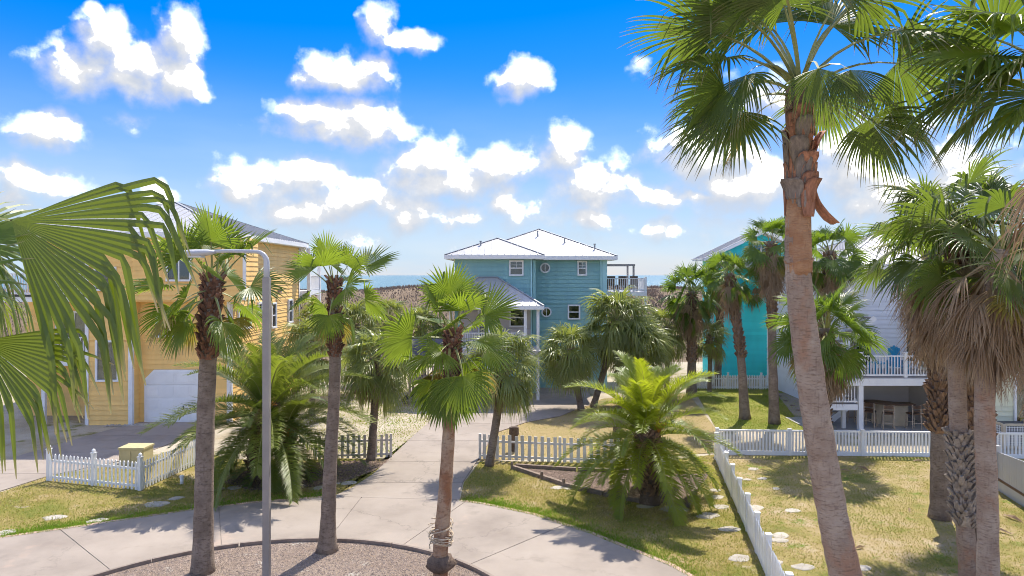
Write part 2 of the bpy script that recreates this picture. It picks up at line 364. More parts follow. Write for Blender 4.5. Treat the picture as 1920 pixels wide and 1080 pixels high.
ground_mat('gravel', [(0.3, (0.23, 0.17, 0.132)), (0.55, (0.30, 0.235, 0.188)), (0.75, (0.37, 0.305, 0.25))], ((0.46, 0.42, 0.36), 0.56, 0.66), 0.7, 28)
ground_mat('dune', [(0.3, (0.13, 0.105, 0.07)), (0.5, (0.21, 0.155, 0.105)), (0.7, (0.30, 0.23, 0.16))], None, 0.12, 1.6)
paint('pebble', (0.33, 0.255, 0.205), 0.9, 0.45, 14, 0.0)
paint('chip', (0.21, 0.145, 0.11), 0.9, 0.6, 14, 0.0)
paint('twig', (0.30, 0.225, 0.165), 0.95, 0.4, 0.4)

def grass_mat(name, c0, c1, c2):
    m, t, out = new_mat(name)
    co = coords(t, 'World')
    a = t.n('ShaderNodeTexNoise', {'Vector': co, 'Scale': 0.42, 'Detail': 8.0, 'Roughness': 0.68})
    r = t.n('ShaderNodeAttribute', attribute_name='tip').outputs['Fac']
    f = t.math('ADD', a.outputs[0], t.math('MULTIPLY', t.math('SUBTRACT', r, 0.5), 0.26))
    c = t.ramp(f, [(0.34, c0), (0.50, c1), (0.66, c2)])
    p = t.n('ShaderNodeBsdfPrincipled', {'Base Color': c, 'Roughness': 0.7, 'Specular IOR Level': 0.2})
    tl = t.n('ShaderNodeBsdfTranslucent', {'Color': c})
    ms = t.n('ShaderNodeMixShader', {0: 0.4, 1: p.outputs[0], 2: tl.outputs[0]})
    t.link(ms.outputs[0], out.inputs[0])
grass_mat('grass_dry', (0.22, 0.29, 0.035), (0.42, 0.37, 0.09), (0.54, 0.43, 0.21))
grass_mat('grass_green', (0.20, 0.31, 0.03), (0.32, 0.37, 0.05), (0.46, 0.42, 0.14))
grass_mat('grass_lush', (0.17, 0.31, 0.025), (0.24, 0.38, 0.03), (0.36, 0.40, 0.07))

m, t, out = new_mat('sea')
co = coords(t, 'World')
n1 = t.n('ShaderNodeTexNoise', {'Vector': t.vmath('MULTIPLY', co, (0.02, 0.05, 1)).outputs[0], 'Scale': 1.0, 'Detail': 8.0, 'Roughness': 0.65})
n2 = t.n('ShaderNodeTexNoise', {'Vector': t.vmath('MULTIPLY', co, (0.08, 0.35, 1)).outputs[0], 'Scale': 1.0, 'Detail': 6.0, 'Roughness': 0.65})
c = t.mix(n1.outputs[0], (0.035, 0.12, 0.15), (0.08, 0.20, 0.22))
bm = t.n('ShaderNodeBump', {'Height': n2.outputs[0], 'Strength': 1.0, 'Distance': 1.2})
p = t.n('ShaderNodeBsdfPrincipled', {'Base Color': c, 'Roughness': 0.32, 'Specular IOR Level': 0.4, 'Normal': bm.outputs[0]})
t.link(p.outputs[0], out.inputs[0])

# ------------------------------------------------------------------ object helpers
rnd = random.Random(7)
def gp(px, py, z=0.0):
    """photo pixel -> point on the ground plane"""
    Y = (EYE - z) * F / (py - HZ)
    return Vector(((px - 960) / F * Y, Y, z))
def wp(px, py, Y):
    return Vector(((px - 960) / F * Y, Y, EYE - (py - HZ) / F * Y))

def mesh(name, verts, faces, mats, smooth=False, mi=None, tip=None):
    me = bpy.data.meshes.new(name)
    me.from_pydata([tuple(v) for v in verts], [], faces)
    for mname in ([mats] if isinstance(mats, str) else mats):
        me.materials.append(MATS[mname])
    if mi: me.polygons.foreach_set('material_index', mi)
    if smooth: me.polygons.foreach_set('use_smooth', [True] * len(me.polygons))
    if tip is not None:
        at = me.attributes.new('tip', 'FLOAT', 'POINT'); at.data.foreach_set('value', tip)
    me.update()
    return me

def add(name, me, parent=None, loc=(0, 0, 0), rot=(0, 0, 0), scale=(1, 1, 1), world_space=False):
    o = bpy.data.objects.new(name, me)
    COL.objects.link(o)
    o.location = loc; o.rotation_euler = rot; o.scale = scale
    if parent is not None:
        o.parent = parent
        if world_space and parent.type == 'EMPTY':
            o.matrix_parent_inverse = Matrix.Translation(-parent.location)
    return o

def thing(name, label, cat, loc=(0, 0, 0), group=None, rotz=0.0):
    o = bpy.data.objects.new(name, None)
    COL.objects.link(o)
    o.empty_display_size = 0.3
    o.location = loc; o.rotation_euler = (0, 0, rotz)
    return tag(o, label, cat, group)

def tag(o, label, cat, group=None):
    o['label'] = label; o['category'] = cat
    if group: o['group'] = group
    return o
def kind(o, k, label=None):
    o['kind'] = k
    if label: o['label'] = label
    return o

class MB:
    def __init__(s): s.v = []; s.f = []
    def box(s, x0, x1, y0, y1, z0, z1):
        b = len(s.v)
        s.v += [(x0, y0, z0), (x1, y0, z0), (x1, y1, z0), (x0, y1, z0), (x0, y0, z1), (x1, y0, z1), (x1, y1, z1), (x0, y1, z1)]
        s.f += [tuple(b + i for i in q) for q in ((3, 2, 1, 0), (4, 5, 6, 7), (0, 1, 5, 4), (1, 2, 6, 5), (2, 3, 7, 6), (3, 0, 4, 7))]
        return s
    def prism(s, poly, z0, z1):
        b = len(s.v); n = len(poly)
        s.v += [(p[0], p[1], z0) for p in poly] + [(p[0], p[1], z1) for p in poly]
        s.f += [tuple(b + n + i for i in range(n)), tuple(b + i for i in reversed(range(n)))]
        s.f += [(b + i, b + (i + 1) % n, b + n + (i + 1) % n, b + n + i) for i in range(n)]
        return s
    def slab(s, poly3, off):
        """polygon in space thickened by the vector off"""
        b = len(s.v); n = len(poly3); off = Vector(off)
        s.v += [tuple(p) for p in poly3] + [tuple(Vector(p) + off) for p in poly3]
        s.f += [tuple(b + i for i in reversed(range(n))), tuple(b + n + i for i in range(n))]
        s.f += [(b + i, b + (i + 1) % n, b + n + (i + 1) % n, b + n + i) for i in range(n)]
        return s
    def bar(s, a, b_, wx, wz=None):
        """rectangular bar between two points"""
        a, b_ = Vector(a), Vector(b_); wz = wz or wx
        d = (b_ - a).normalized()
        side = d.cross(Vector((0, 0, 1)))
        if side.length < 0.01: side = Vector((1, 0, 0))
        side.normalize(); up = side.cross(d).normalized()
        b = len(s.v)
        for p in (a, b_):
            for su, sv in ((-1, -1), (1, -1), (1, 1), (-1, 1)):
                s.v.append(tuple(p + side * su * wx / 2 + up * sv * wz / 2))
        s.f += [tuple(b + i for i in q) for q in ((0, 1, 2, 3), (7, 6, 5, 4), (0, 4, 5, 1), (1, 5, 6, 2), (2, 6, 7, 3), (3, 7, 4, 0))]
        return s
    def tube(s, pts, radii, n=10, cap=True, jit=0.0, r_=None):
        b = len(s.v); pts = [Vector(p) for p in pts]
        for i, p in enumerate(pts):
            d = (pts[min(i + 1, len(pts) - 1)] - pts[max(i - 1, 0)]).normalized()
            ref = Vector((0, 1, 0)) if abs(d.y) < 0.9 else Vector((1, 0, 0))
            e1 = d.cross(ref).normalized(); e2 = d.cross(e1).normalized()
            for k in range(n):
                a = 2 * math.pi * k / n
                rr = radii[i] * (1 + (jit * (r_.random() - 0.5) if jit else 0))
                s.v.append(tuple(p + (e1 * math.cos(a) + e2 * math.sin(a)) * rr))
        for i in range(len(pts) - 1):
            for k in range(n):
                a0 = b + i * n + k; a1 = b + i * n + (k + 1) % n
                s.f.append((a0, a0 + n, a1 + n, a1))
        if cap:
            s.f.append(tuple(b + k for k in range(n)))
            s.f.append(tuple(b + (len(pts) - 1) * n + k for k in reversed(range(n))))
        return s
    def mesh(s, name, mat, smooth=False, fix=True):
        me = mesh(name, s.v, s.f, mat, smooth)
        if fix:
            bm_ = bmesh.new(); bm_.from_mesh(me)
            bmesh.ops.recalc_face_normals(bm_, faces=bm_.faces)
            bm_.to_mesh(me); bm_.free()
        return me

def clip(poly, axis_pt, nrm):
    """Sutherland-Hodgman: keep the side where (p-axis_pt).nrm <= 0 (2D)"""
    out_ = []
    n = len(poly)
    for i in range(n):
        p, q = poly[i], poly[(i + 1) % n]
        dp = (p[0] - axis_pt[0]) * nrm[0] + (p[1] - axis_pt[1]) * nrm[1]
        dq = (q[0] - axis_pt[0]) * nrm[0] + (q[1] - axis_pt[1]) * nrm[1]
        if dp <= 0: out_.append(p)
        if (dp < 0 < dq) or (dq < 0 < dp):
            t_ = dp / (dp - dq)
            out_.append((p[0] + (q[0] - p[0]) * t_, p[1] + (q[1] - p[1]) * t_))
    return out_

def area(poly):
    return 0.5 * sum(poly[i][0] * poly[(i + 1) % len(poly)][1] - poly[(i + 1) % len(poly)][0] * poly[i][1] for i in range(len(poly)))

def inside(px, py, poly):
    res = np.zeros(len(px), bool); n = len(poly)
    for i in range(n):
        x1, y1 = poly[i][0], poly[i][1]; x2, y2 = poly[(i + 1) % n][0], poly[(i + 1) % n][1]
        c_ = ((y1 > py) != (y2 > py)) & (px < (x2 - x1) * (py - y1) / (y2 - y1 + 1e-12) + x1)
        res ^= c_
    return res

def pxpoly(pts):
    return [tuple(gp(x, y)[:2]) for x, y in pts]

def sheet(name, poly, z, mat, step=None):
    me = MB().prism(poly, z - 0.05, z).mesh(name, mat)
    return kind(add(name, me), 'structure')

# ------------------------------------------------------------------ ground, dunes, sea
xs = np.concatenate([[-30000, -6000, -1500, -400], np.arange(-150, 151, 6.0), [400, 1500, 6000, 30000]])
ys = np.concatenate([[-3000, -300, -60], np.arange(-10, 55, 6.0), np.arange(56, 130, 3.0), [140, 160, 250, 1000, 6000, 30000]])
def dune_h(x, y):
    if y < 56: return 0.0
    def ss(a, b, v):
        t_ = min(1, max(0, (v - a) / (b - a))); return t_ * t_ * (3 - 2 * t_)
    h = 5.3 * ss(56, 88, y) * (1 - ss(96, 128, y)) - 4.5 * ss(105, 135, y)
    wob = 0.35 * math.sin(x * 0.13 + 1.1) + 0.25 * math.sin(x * 0.31 + y * 0.2) + 0.2 * math.sin(x * 0.071 - y * 0.12)
    return h + wob * ss(60, 80, y) * (1 - ss(110, 130, y))
vv = [(x, y, dune_h(x, y)) for y in ys for x in xs]
nx = len(xs)
ff = [(j * nx + i, j * nx + i + 1, (j + 1) * nx + i + 1, (j + 1) * nx + i) for j in range(len(ys) - 1) for i in range(nx - 1)]
yc = [ys[j] for j in range(len(ys) - 1) for i in range(nx - 1)]
gnd = kind(add('ground', mesh('ground', vv, ff, ['sand', 'dune'], True, [1 if y >= 54 else 0 for y in yc])), 'structure')
kind(add('sea', mesh('sea', [(-30000, 118, -2.2), (30000, 118, -2.2), (30000, 40000, -2.2), (-30000, 40000, -2.2)], [(0, 1, 2, 3)], 'sea')), 'structure')

# brush on the dunes: low bare twiggy scrub that reads as one mass
r = np.random.RandomState(3)
N = 80000
bx = r.uniform(-75, 75, N); by = 57 + 48 * r.beta(1.3, 1.2, N)
bz = np.array([dune_h(a, b) for a, b in zip(bx, by)])
hgt = r.uniform(0.10, 0.34, N) * (0.6 + 0.6 * np.sin(bx * 0.5 + by * .3) ** 2)
ang = r.uniform(0, 2 * np.pi, N); lean = r.uniform(-0.4, 0.4, (N, 2)) * hgt[:, None]
ww = r.uniform(0.04, 0.14, N)
V = np.zeros((N, 3, 3))
V[:, 0] = np.stack([bx - np.cos(ang) * ww, by - np.sin(ang) * ww, bz - 0.1], 1)
V[:, 1] = np.stack([bx + np.cos(ang) * ww, by + np.sin(ang) * ww, bz - 0.1], 1)
V[:, 2] = np.stack([bx + lean[:, 0], by + lean[:, 1], bz + hgt], 1)
def tri_mesh(name, V, mat, tip=None):
    n = len(V)
    me = bpy.data.meshes.new(name)
    me.vertices.add(n * 3); me.vertices.foreach_set('co', V.reshape(-1))
    me.loops.add(n * 3); me.loops.foreach_set('vertex_index', np.arange(n * 3, dtype=np.int32))
    me.polygons.add(n); me.polygons.foreach_set('loop_start', np.arange(0, n * 3, 3, dtype=np.int32))
    me.polygons.foreach_set('loop_total', np.full(n, 3, dtype=np.int32))
    me.materials.append(MATS[mat])
    if tip is not None:
        at = me.attributes.new('tip', 'FLOAT', 'POINT'); at.data.foreach_set('value', np.repeat(tip, 3).astype(np.float32))
    me.update(); me.validate()
    return me
o = kind(add('dune_scrub', tri_mesh('dune_scrub', V, 'twig')), 'stuff', 'brown bare scrub covering the low dunes before the sea'); o['category'] = 'scrub'

# ------------------------------------------------------------------ lawns
ROAD_L = [(-420, 1085), (-200, 1046), (0, 1011), (180, 985), (360, 958), (480, 944), (560, 938), (625, 932)]
DRIVE_L = [(660, 916), (700, 890), (735, 856), (775, 818), (808, 790), (828, 775)]
ROAD_R = [(862, 941), (905, 947), (1000, 967), (1100, 1000), (1200, 1040), (1255, 1062), (1290, 1082), (1330, 1120)]
DRIVE_R = [(862, 925), (868, 905), (897, 862), (915, 830), (930, 812), (985, 793), (1050, 781), (1088, 765)]
LAWN_LEFT = pxpoly(ROAD_L + DRIVE_L[:4] + [(735, 862), (640, 860), (430, 862), (350, 835), (262, 866), (92, 893), (0, 924), (-300, 1010)])
LAWN_RIGHT = pxpoly(ROAD_R + [(1470, 1120), (1440, 1082), (1345, 852), (1240, 866), (900, 866), (870, 905)])
YARD = pxpoly([(1348, 855), (1446, 1085), (1500, 1180), (2500, 1180), (2300, 868), (1920, 856)])
STRIP = pxpoly([(900, 864)] + DRIVE_R[3:] + [(1130, 748), (1290, 738), (1345, 808), (1345, 850)])
NEIGHBOUR = pxpoly([(1300, 728), (1520, 727), (1570, 808), (1345, 808)])
SANDLOT = pxpoly([(640, 858), (735, 854)] + DRIVE_L[3:] + [(770, 745), (640, 735), (560, 790)])
sheet('lawn_left', LAWN_LEFT, 0.012, 'lawn_dry')
sheet('lawn_right', LAWN_RIGHT, 0.012, 'lawn_dry')
sheet('lawn_yard', YARD, 0.012, 'lawn_yard')
sheet('lawn_strip', STRIP, 0.016, 'lawn_tan')
sheet('lawn_neighbour', NEIGHBOUR, 0.020, 'lawn_green')

BED = pxpoly([(960, 878), (1075, 886), (1200, 890), (1330, 890), (1310, 915), (1290, 952), (1212, 944), (1130, 930), (1058, 911)])
def scatter(poly, n, seed, avoid=()):
    r = np.random.RandomState(seed)
    xs_ = [p[0] for p in poly]; ys_ = [p[1] for p in poly]
    x = r.uniform(min(xs_), max(xs_), n); y = r.uniform(min(ys_), max(ys_), n)
    k = inside(x, y, poly)
    for a in avoid: k &= ~inside(x, y, a)
    return x[k], y[k], r

def grass(name, label, poly, n, seed, mat, h=0.05, w_=0.011, z=0.01, avoid=()):
    x, y, r = scatter(poly, n, seed, avoid)
    k = (np.sin(x * 1.9 + 1.3 * np.sin(y * 1.1)) + np.sin(y * 2.3 + 1.7 * np.sin(x * 0.7)) + 2.0) / 4 > r.uniform(-0.35, 0.75, len(x))
    x, y = x[k], y[k]; n = len(x)
    a = r.uniform(0, 2 * np.pi, n); hh = h * r.uniform(0.4, 1.25, n); ww = w_ * r.uniform(0.6, 1.4, n)
    V = np.zeros((n, 3, 3))
    V[:, 0] = np.stack([x - np.cos(a) * ww, y - np.sin(a) * ww, np.full(n, z)], 1)
    V[:, 1] = np.stack([x + np.cos(a) * ww, y + np.sin(a) * ww, np.full(n, z)], 1)
    V[:, 2] = np.stack([x + r.normal(0, 0.03, n), y + r.normal(0, 0.03, n), z + hh], 1)
    o = kind(add(name, tri_mesh(name, V, mat, r.uniform(0, 1, n))), 'stuff', label); o['category'] = 'grass'
    return o
grass('grass', 'patchy dry grass on the left verge below the palms', LAWN_LEFT, 90000, 11, 'grass_dry', 0.055)
grass('grass', 'golden green grass between the curved drive and the date palm bed', LAWN_RIGHT, 90000, 12, 'grass_dry', 0.05, avoid=(BED,))
grass('grass', 'thin dry grass of the fenced yard on the right', YARD, 150000, 13, 'grass_dry', 0.04)
grass('grass', 'straw coloured grass behind the middle picket fence', STRIP, 26000, 14, 'grass_dry', 0.05)
grass('grass', 'bright green mown grass before the turquoise house', NEIGHBOUR, 40000, 15, 'grass_green', 0.05, 0.016, 0.018)
grass('grass', 'sparse green tufts on the sandy lot', SANDLOT, 12000, 16, 'grass_green', 0.06, 0.02)
# lush rim of grass along the paving
def rim(pts, width, n, seed, label):
    r = np.random.RandomState(seed)
    P = [gp(*p) for p in pts]; X = []; Y = []
    L = [(P[i + 1] - P[i]).length for i in range(len(P) - 1)]
    for i in range(len(P) - 1):
        k = int(n * L[i] / sum(L)); t_ = r.uniform(0, 1, k)
        d = (P[i + 1] - P[i]).normalized(); nn = Vector((-d.y, d.x, 0))
        off = np.abs(r.normal(0, width, k)) - 0.02
        X.append(P[i].x + (P[i + 1].x - P[i].x) * t_ + nn.x * off); Y.append(P[i].y + (P[i + 1].y - P[i].y) * t_ + nn.y * off)
    x = np.concatenate(X); y = np.concatenate(Y); n = len(x)
    k = np.sin(x * 1.3 + y) + np.sin(x * 0.6 + 2) > r.uniform(-2, 1.0, n)
    x, y = x[k], y[k]; n = len(x)
    a = r.uniform(0, 6.283, n); hh = r.uniform(0.03, 0.09, n)
    V = np.zeros((n, 3, 3)); w_ = 0.012
    V[:, 0] = np.stack([x - np.cos(a) * w_, y - np.sin(a) * w_, np.full(n, .01)], 1)
    V[:, 1] = np.stack([x + np.cos(a) * w_, y + np.sin(a) * w_, np.full(n, .01)], 1)
    V[:, 2] = np.stack([x + r.normal(0, 0.03, n), y + r.normal(0, 0.03, n), hh], 1)
    o = kind(add('grass', tri_mesh('grass', V, 'grass_lush', r.uniform(0, 1, n))), 'stuff', label); o['category'] = 'grass'
rim(ROAD_L, 0.35, 16000, 21, 'lush green grass rim along the left edge of the drive')
rim(ROAD_R, 0.35, 12000, 22, 'lush green grass rim along the right edge of the drive')

# ------------------------------------------------------------------ paving
ISL = gp(562, 1019); ISL_R = 5.7
ISL_C = Vector((-5.05, ISL.y - ISL_R, 0))
ROAD = pxpoly(ROAD_L + [(700, 935), (780, 937)] + ROAD_R) + [(7.5, 5.0), (-14.0, 5.0), (-17.0, 10.0)]
DRIVE = pxpoly([(625, 932)] + DRIVE_L) + [tuple(gp(828, 775)[:2])[:1] + (37.0,), (-6.2, 38.5), (-6.2, 43.2), (4.6, 43.2), (4.5, 37.5)] + pxpoly(list(reversed(DRIVE_R))) + pxpoly([(862, 941), (780, 937), (700, 935)])
def clean(poly):
    o_ = []
    for p in poly:
        if not o_ or (abs(p[0] - o_[-1][0]) + abs(p[1] - o_[-1][1])) > 0.02: o_.append(p)
    return o_
DRIVE = clean(DRIVE)
base = kind(add('road', MB().prism(ROAD, -0.05, 0.018).mesh('road', 'crack')), 'structure')
def ring_slab(parent, a0, a1):
    p = ROAD
    c = ISL_C
    if a1 - a0 < math.pi:
        p = clip(p, c, (math.sin(a0), -math.cos(a0))); p = clip(p, c, (-math.sin(a1), math.cos(a1)))
    if len(p) < 3 or abs(area(p)) < 0.05: return
    pin = [q for q in p]
    # shrink along joints a little
    mid = (a0 + a1) / 2
    me = MB().prism(clean(pin), 0.0, 0.03).mesh('slab', 'concrete')
    return add('slab', me, parent)
angs = [math.radians(a) for a in (-40, -8, 20, 47, 68, 88, 114, 138, 160, 185, 220)]
for a0, a1 in zip(angs[:-1], angs[1:]):
    g_ = 0.0016
    ring_slab(base, a0 + g_, a1 - g_)
dbase = kind(add('driveway', MB().prism(DRIVE, -0.05, 0.022).mesh('driveway', 'crack')), 'structure')
cuts = [16.0, 21.55, 23.3, 25.9, 29.2, 32.6, 36.2, 39.6, 44.0]
for y0, y1 in zip(cuts[:-1], cuts[1:]):
    p = clip(DRIVE, (0, y0 + 0.012), (0, -1)); p = clip(p, (0, y1 - 0.012), (0, 1))
    p = clean(p)
    if len(p) >= 3: add('slab', MB().prism(p, 0.0, 0.034).mesh('slab', 'concrete'), dbase)
YDRIVE = pxpoly([(-420, 1002), (0, 922), (92, 893), (240, 862), (320, 832), (352, 806), (388, 791), (262, 791), (150, 822), (0, 866), (-420, 900)])
yb = kind(add('driveway_left', MB().prism(YDRIVE, -0.05, 0.016).mesh('driveway_left', 'crack')), 'structure')
for y0, y1 in ((16, 21.8), (21.8, 24.4), (24.4, 27.2), (27.2, 30.2), (30.2, 34)):
    p = clean(clip(clip(YDRIVE, (0, y0 + .012), (0, -1)), (0, y1 - .012), (0, 1)))
    if len(p) >= 3: add('slab', MB().prism(p, 0.0, 0.028).mesh('slab', 'concrete'), yb)

def ribbon(name, pts, w_, z0, z1, mat, label=None, off=0.0):
    P = [Vector(p) for p in pts]; Lf = []; Rt = []
    for i, p in enumerate(P):
        d = (P[min(i + 1, len(P) - 1)] - P[max(i - 1, 0)]).normalized(); nn = Vector((-d.y, d.x, 0))
        Lf.append(p + nn * (off + w_ / 2)); Rt.append(p + nn * (off - w_ / 2))
    m_ = MB()
    for i in range(len(P) - 1):
        b = len(m_.v)
        for z in (z0, z1):
            m_.v += [(Lf[i].x, Lf[i].y, z), (Lf[i + 1].x, Lf[i + 1].y, z), (Rt[i + 1].x, Rt[i + 1].y, z), (Rt[i].x, Rt[i].y, z)]
        m_.f += [(b + 4, b + 7, b + 6, b + 5), (b, b + 4, b + 5, b + 1), (b + 2, b + 6, b + 7, b + 3)]
        if i == 0: m_.f.append((b + 3, b + 7, b + 4, b))
        if i == len(P) - 2: m_.f.append((b + 1, b + 5, b + 6, b + 2))
    return add(name, m_.mesh(name, mat))
kind(ribbon('kerb_left', [gp(*p) for p in ROAD_L], 0.13, 0.0, 0.036, 'terracotta_stain', off=0.065), 'structure')
kind(ribbon('kerb_right', [gp(*p) for p in ROAD_R], 0.13, 0.0, 0.036, 'terracotta_stain', off=0.065), 'structure')
kind(ribbon('drive_edge', [gp(*p) for p in DRIVE_R[2:]], 0.05, 0.0, 0.045, 'edging', off=-0.02), 'structure')

# gravel island with its low brown edging
circ = [(ISL_C.x + ISL_R * math.cos(a), ISL_C.y + ISL_R * math.sin(a)) for a in np.linspace(0, 2 * math.pi, 96, endpoint=False)]
isl = kind(add('island_bed', MB().prism(circ, 0.0, 0.045).mesh('island_bed', 'gravel')), 'structure')
for k in range(8):
    pts = [Vector((ISL_C.x + (ISL_R + .05) * math.cos(a), ISL_C.y + (ISL_R + .05) * math.sin(a), 0)) for a in np.linspace(math.radians(10 + k * 20), math.radians(10 + (k + 1) * 20 - 0.3), 9)]
    e_ = ribbon('edging', pts, 0.08, 0.0, 0.13, 'edging'); e_.parent = isl
def rubble(name, label, cat, poly, n, seed, mat, s0, s1, z, avoid=(), flat=0.6):
    x, y, r = scatter(poly, n, seed, avoid)
    n = len(x); s_ = r.uniform(s0, s1, n)
    tri = np.array([[1, 0, 0], [0, 1, 0], [-1, 0, 0], [0, -1, 0], [0, 0, 1]], float)
    fc = [(0, 1, 4), (1, 2, 4), (2, 3, 4), (3, 0, 4)]
    a = r.uniform(0, 6.28, n); ca, sa = np.cos(a), np.sin(a)
    st = r.uniform(0.6, 1.6, n)
    P = np.zeros((n, 5, 3))
    for i in range(5):
        px_ = tri[i, 0] * s_ * st; py_ = tri[i, 1] * s_ / st
        P[:, i, 0] = x + px_ * ca - py_ * sa; P[:, i, 1] = y + px_ * sa + py_ * ca
        P[:, i, 2] = z + tri[i, 2] * s_ * flat
    V = np.concatenate([P[:, list(f_)] for f_ in fc], 0)
    o = kind(add(name, tri_mesh(name, V, mat)), 'stuff', label); o['category'] = cat
front = [p for p in circ if p[1] > 12.5]
rubble('gravel', 'brown pink pebbles covering the round island bed', 'gravel', [(ISL_C.x + (p[0] - ISL_C.x) * 0.99, ISL_C.y + (p[1] - ISL_C.y) * 0.99) for p in circ if p[1] > 13.0], 30000, 31, 'pebble', 0.014, 0.038, 0.044)

# ------------------------------------------------------------------ palm fronds
def norm(v):
    return v / (np.linalg.norm(v) + 1e-9)
def rot_about(v, ax, a):
    return v * math.cos(a) + np.cross(ax, v) * math.sin(a) + ax * np.dot(ax, v) * (1 - math.cos(a))

def fan_mesh(name, seed, theta, Lp, R, nseg=34, spread=128, bend=35, droop=0.9, fuse=0.5, cup=0.15, roll=0.0, mats=('leaf_fan', 'petiole'), k=7, petw=0.022, kink=0.35, power=2.2, fold=0.3, kmax=2.6, taper=0.85):
    """palmate leaf: stalk leaving the crown at angle theta, bending over; pleated blade whose tips hang"""
    r = np.random.RandomState(seed)
    th = math.radians(theta); bd = math.radians(bend); sp = math.radians(spread)
    p = np.zeros(3); a = th; pts = [p.copy()]
    for i in range(6):
        p = p + np.array([math.cos(a), 0, math.sin(a)]) * Lp / 6; a -= bd / 6; pts.append(p.copy())
    f_ = np.array([math.cos(a), 0, math.sin(a)]); n_ = np.array([-math.sin(a), 0, math.cos(a)]); s_ = np.array([0, 1.0, 0])
    if roll:
        s_ = rot_about(s_, f_, math.radians(roll)); n_ = rot_about(n_, f_, math.radians(roll))
    V = []; Fc = []; tip = []; mi = []
    for i, q in enumerate(pts):               # stalk: three-sided
        wd = petw * (1.35 - 0.75 * i / 6)
        V += [q + np.array([0, wd, 0]), q - np.array([0, wd, 0]), q + np.array([math.sin(th) * -wd, 0, wd])]; tip += [0, 0, 0]
    for i in range(6):
        b = i * 3
        for u, v in ((0, 1), (1, 2), (2, 0)):
            Fc.append((b + u, b + v, b + 3 + v, b + 3 + u)); mi.append(1)
    hinge = pts[-1]
    dphi = 2 * sp / nseg
    st = np.concatenate([[0.0], np.linspace(0.12, 1.0, k) ** 0.9])
    for j in range(nseg):
        phi = -sp + (j + 0.5) * dphi + r.normal(0, dphi * 0.08)
        L = R * (0.70 + 0.30 * max(0, math.cos(phi * 0.62))) * (1 + r.uniform(-0.10, 0.05))
        d0 = norm(math.cos(phi) * f_ + math.sin(phi) * s_ + cup * abs(math.sin(phi)) * n_)
        w0 = -math.sin(phi) * f_ + math.cos(phi) * s_
        half = math.tan(dphi / 2) * 1.06
        g0 = droop * r.uniform(0.75, 1.3)
        kk = r.uniform(0.35 * kmax, kmax) if r.rand() < kink else 0.0
        kt = r.uniform(fuse - 0.06, 0.74)
        drift = r.normal(0, 0.10)
        pos = hinge.copy(); b = len(V)
        for q, t_ in enumerate(st):
            if q:
                gg = g0 * t_ ** power + (kk * min(1, max(0, (t_ - kt) / 0.12)) if kk else 0)
                d = norm(d0 + np.array([0, 0, -gg]) + w0 * drift * max(0, t_ - fuse))
                pos = pos + d * L * (t_ - st[q - 1])
            else: d = d0
            wd = L * t_ * half if t_ < fuse else L * fuse * half * max(0.03, 1 - (t_ - fuse) / (1 - fuse)) ** taper
            if t_ > fuse:
                pr = w0 - d * np.dot(d, w0); lp = np.linalg.norm(pr)
                hv = np.array([f_[0], 0, 0]) * (1 if pr[0] >= 0 else -1)
                wq = norm(pr + hv * 0.5 * max(0, 0.8 - lp))
            else: wq = w0
            nn = np.cross(d, wq)
            V += [pos - wq * wd, pos + nn * fold * 2 * wd, pos + wq * wd]; tip += [t_ * r.uniform(0.97, 1.03)] * 3
        for q in range(len(st) - 1):
            c_ = b + q * 3
            Fc += [(c_, c_ + 1, c_ + 4, c_ + 3), (c_ + 1, c_ + 2, c_ + 5, c_ + 4)]; mi += [0, 0]
    return mesh(name, V, Fc, list(mats), False, mi, tip)

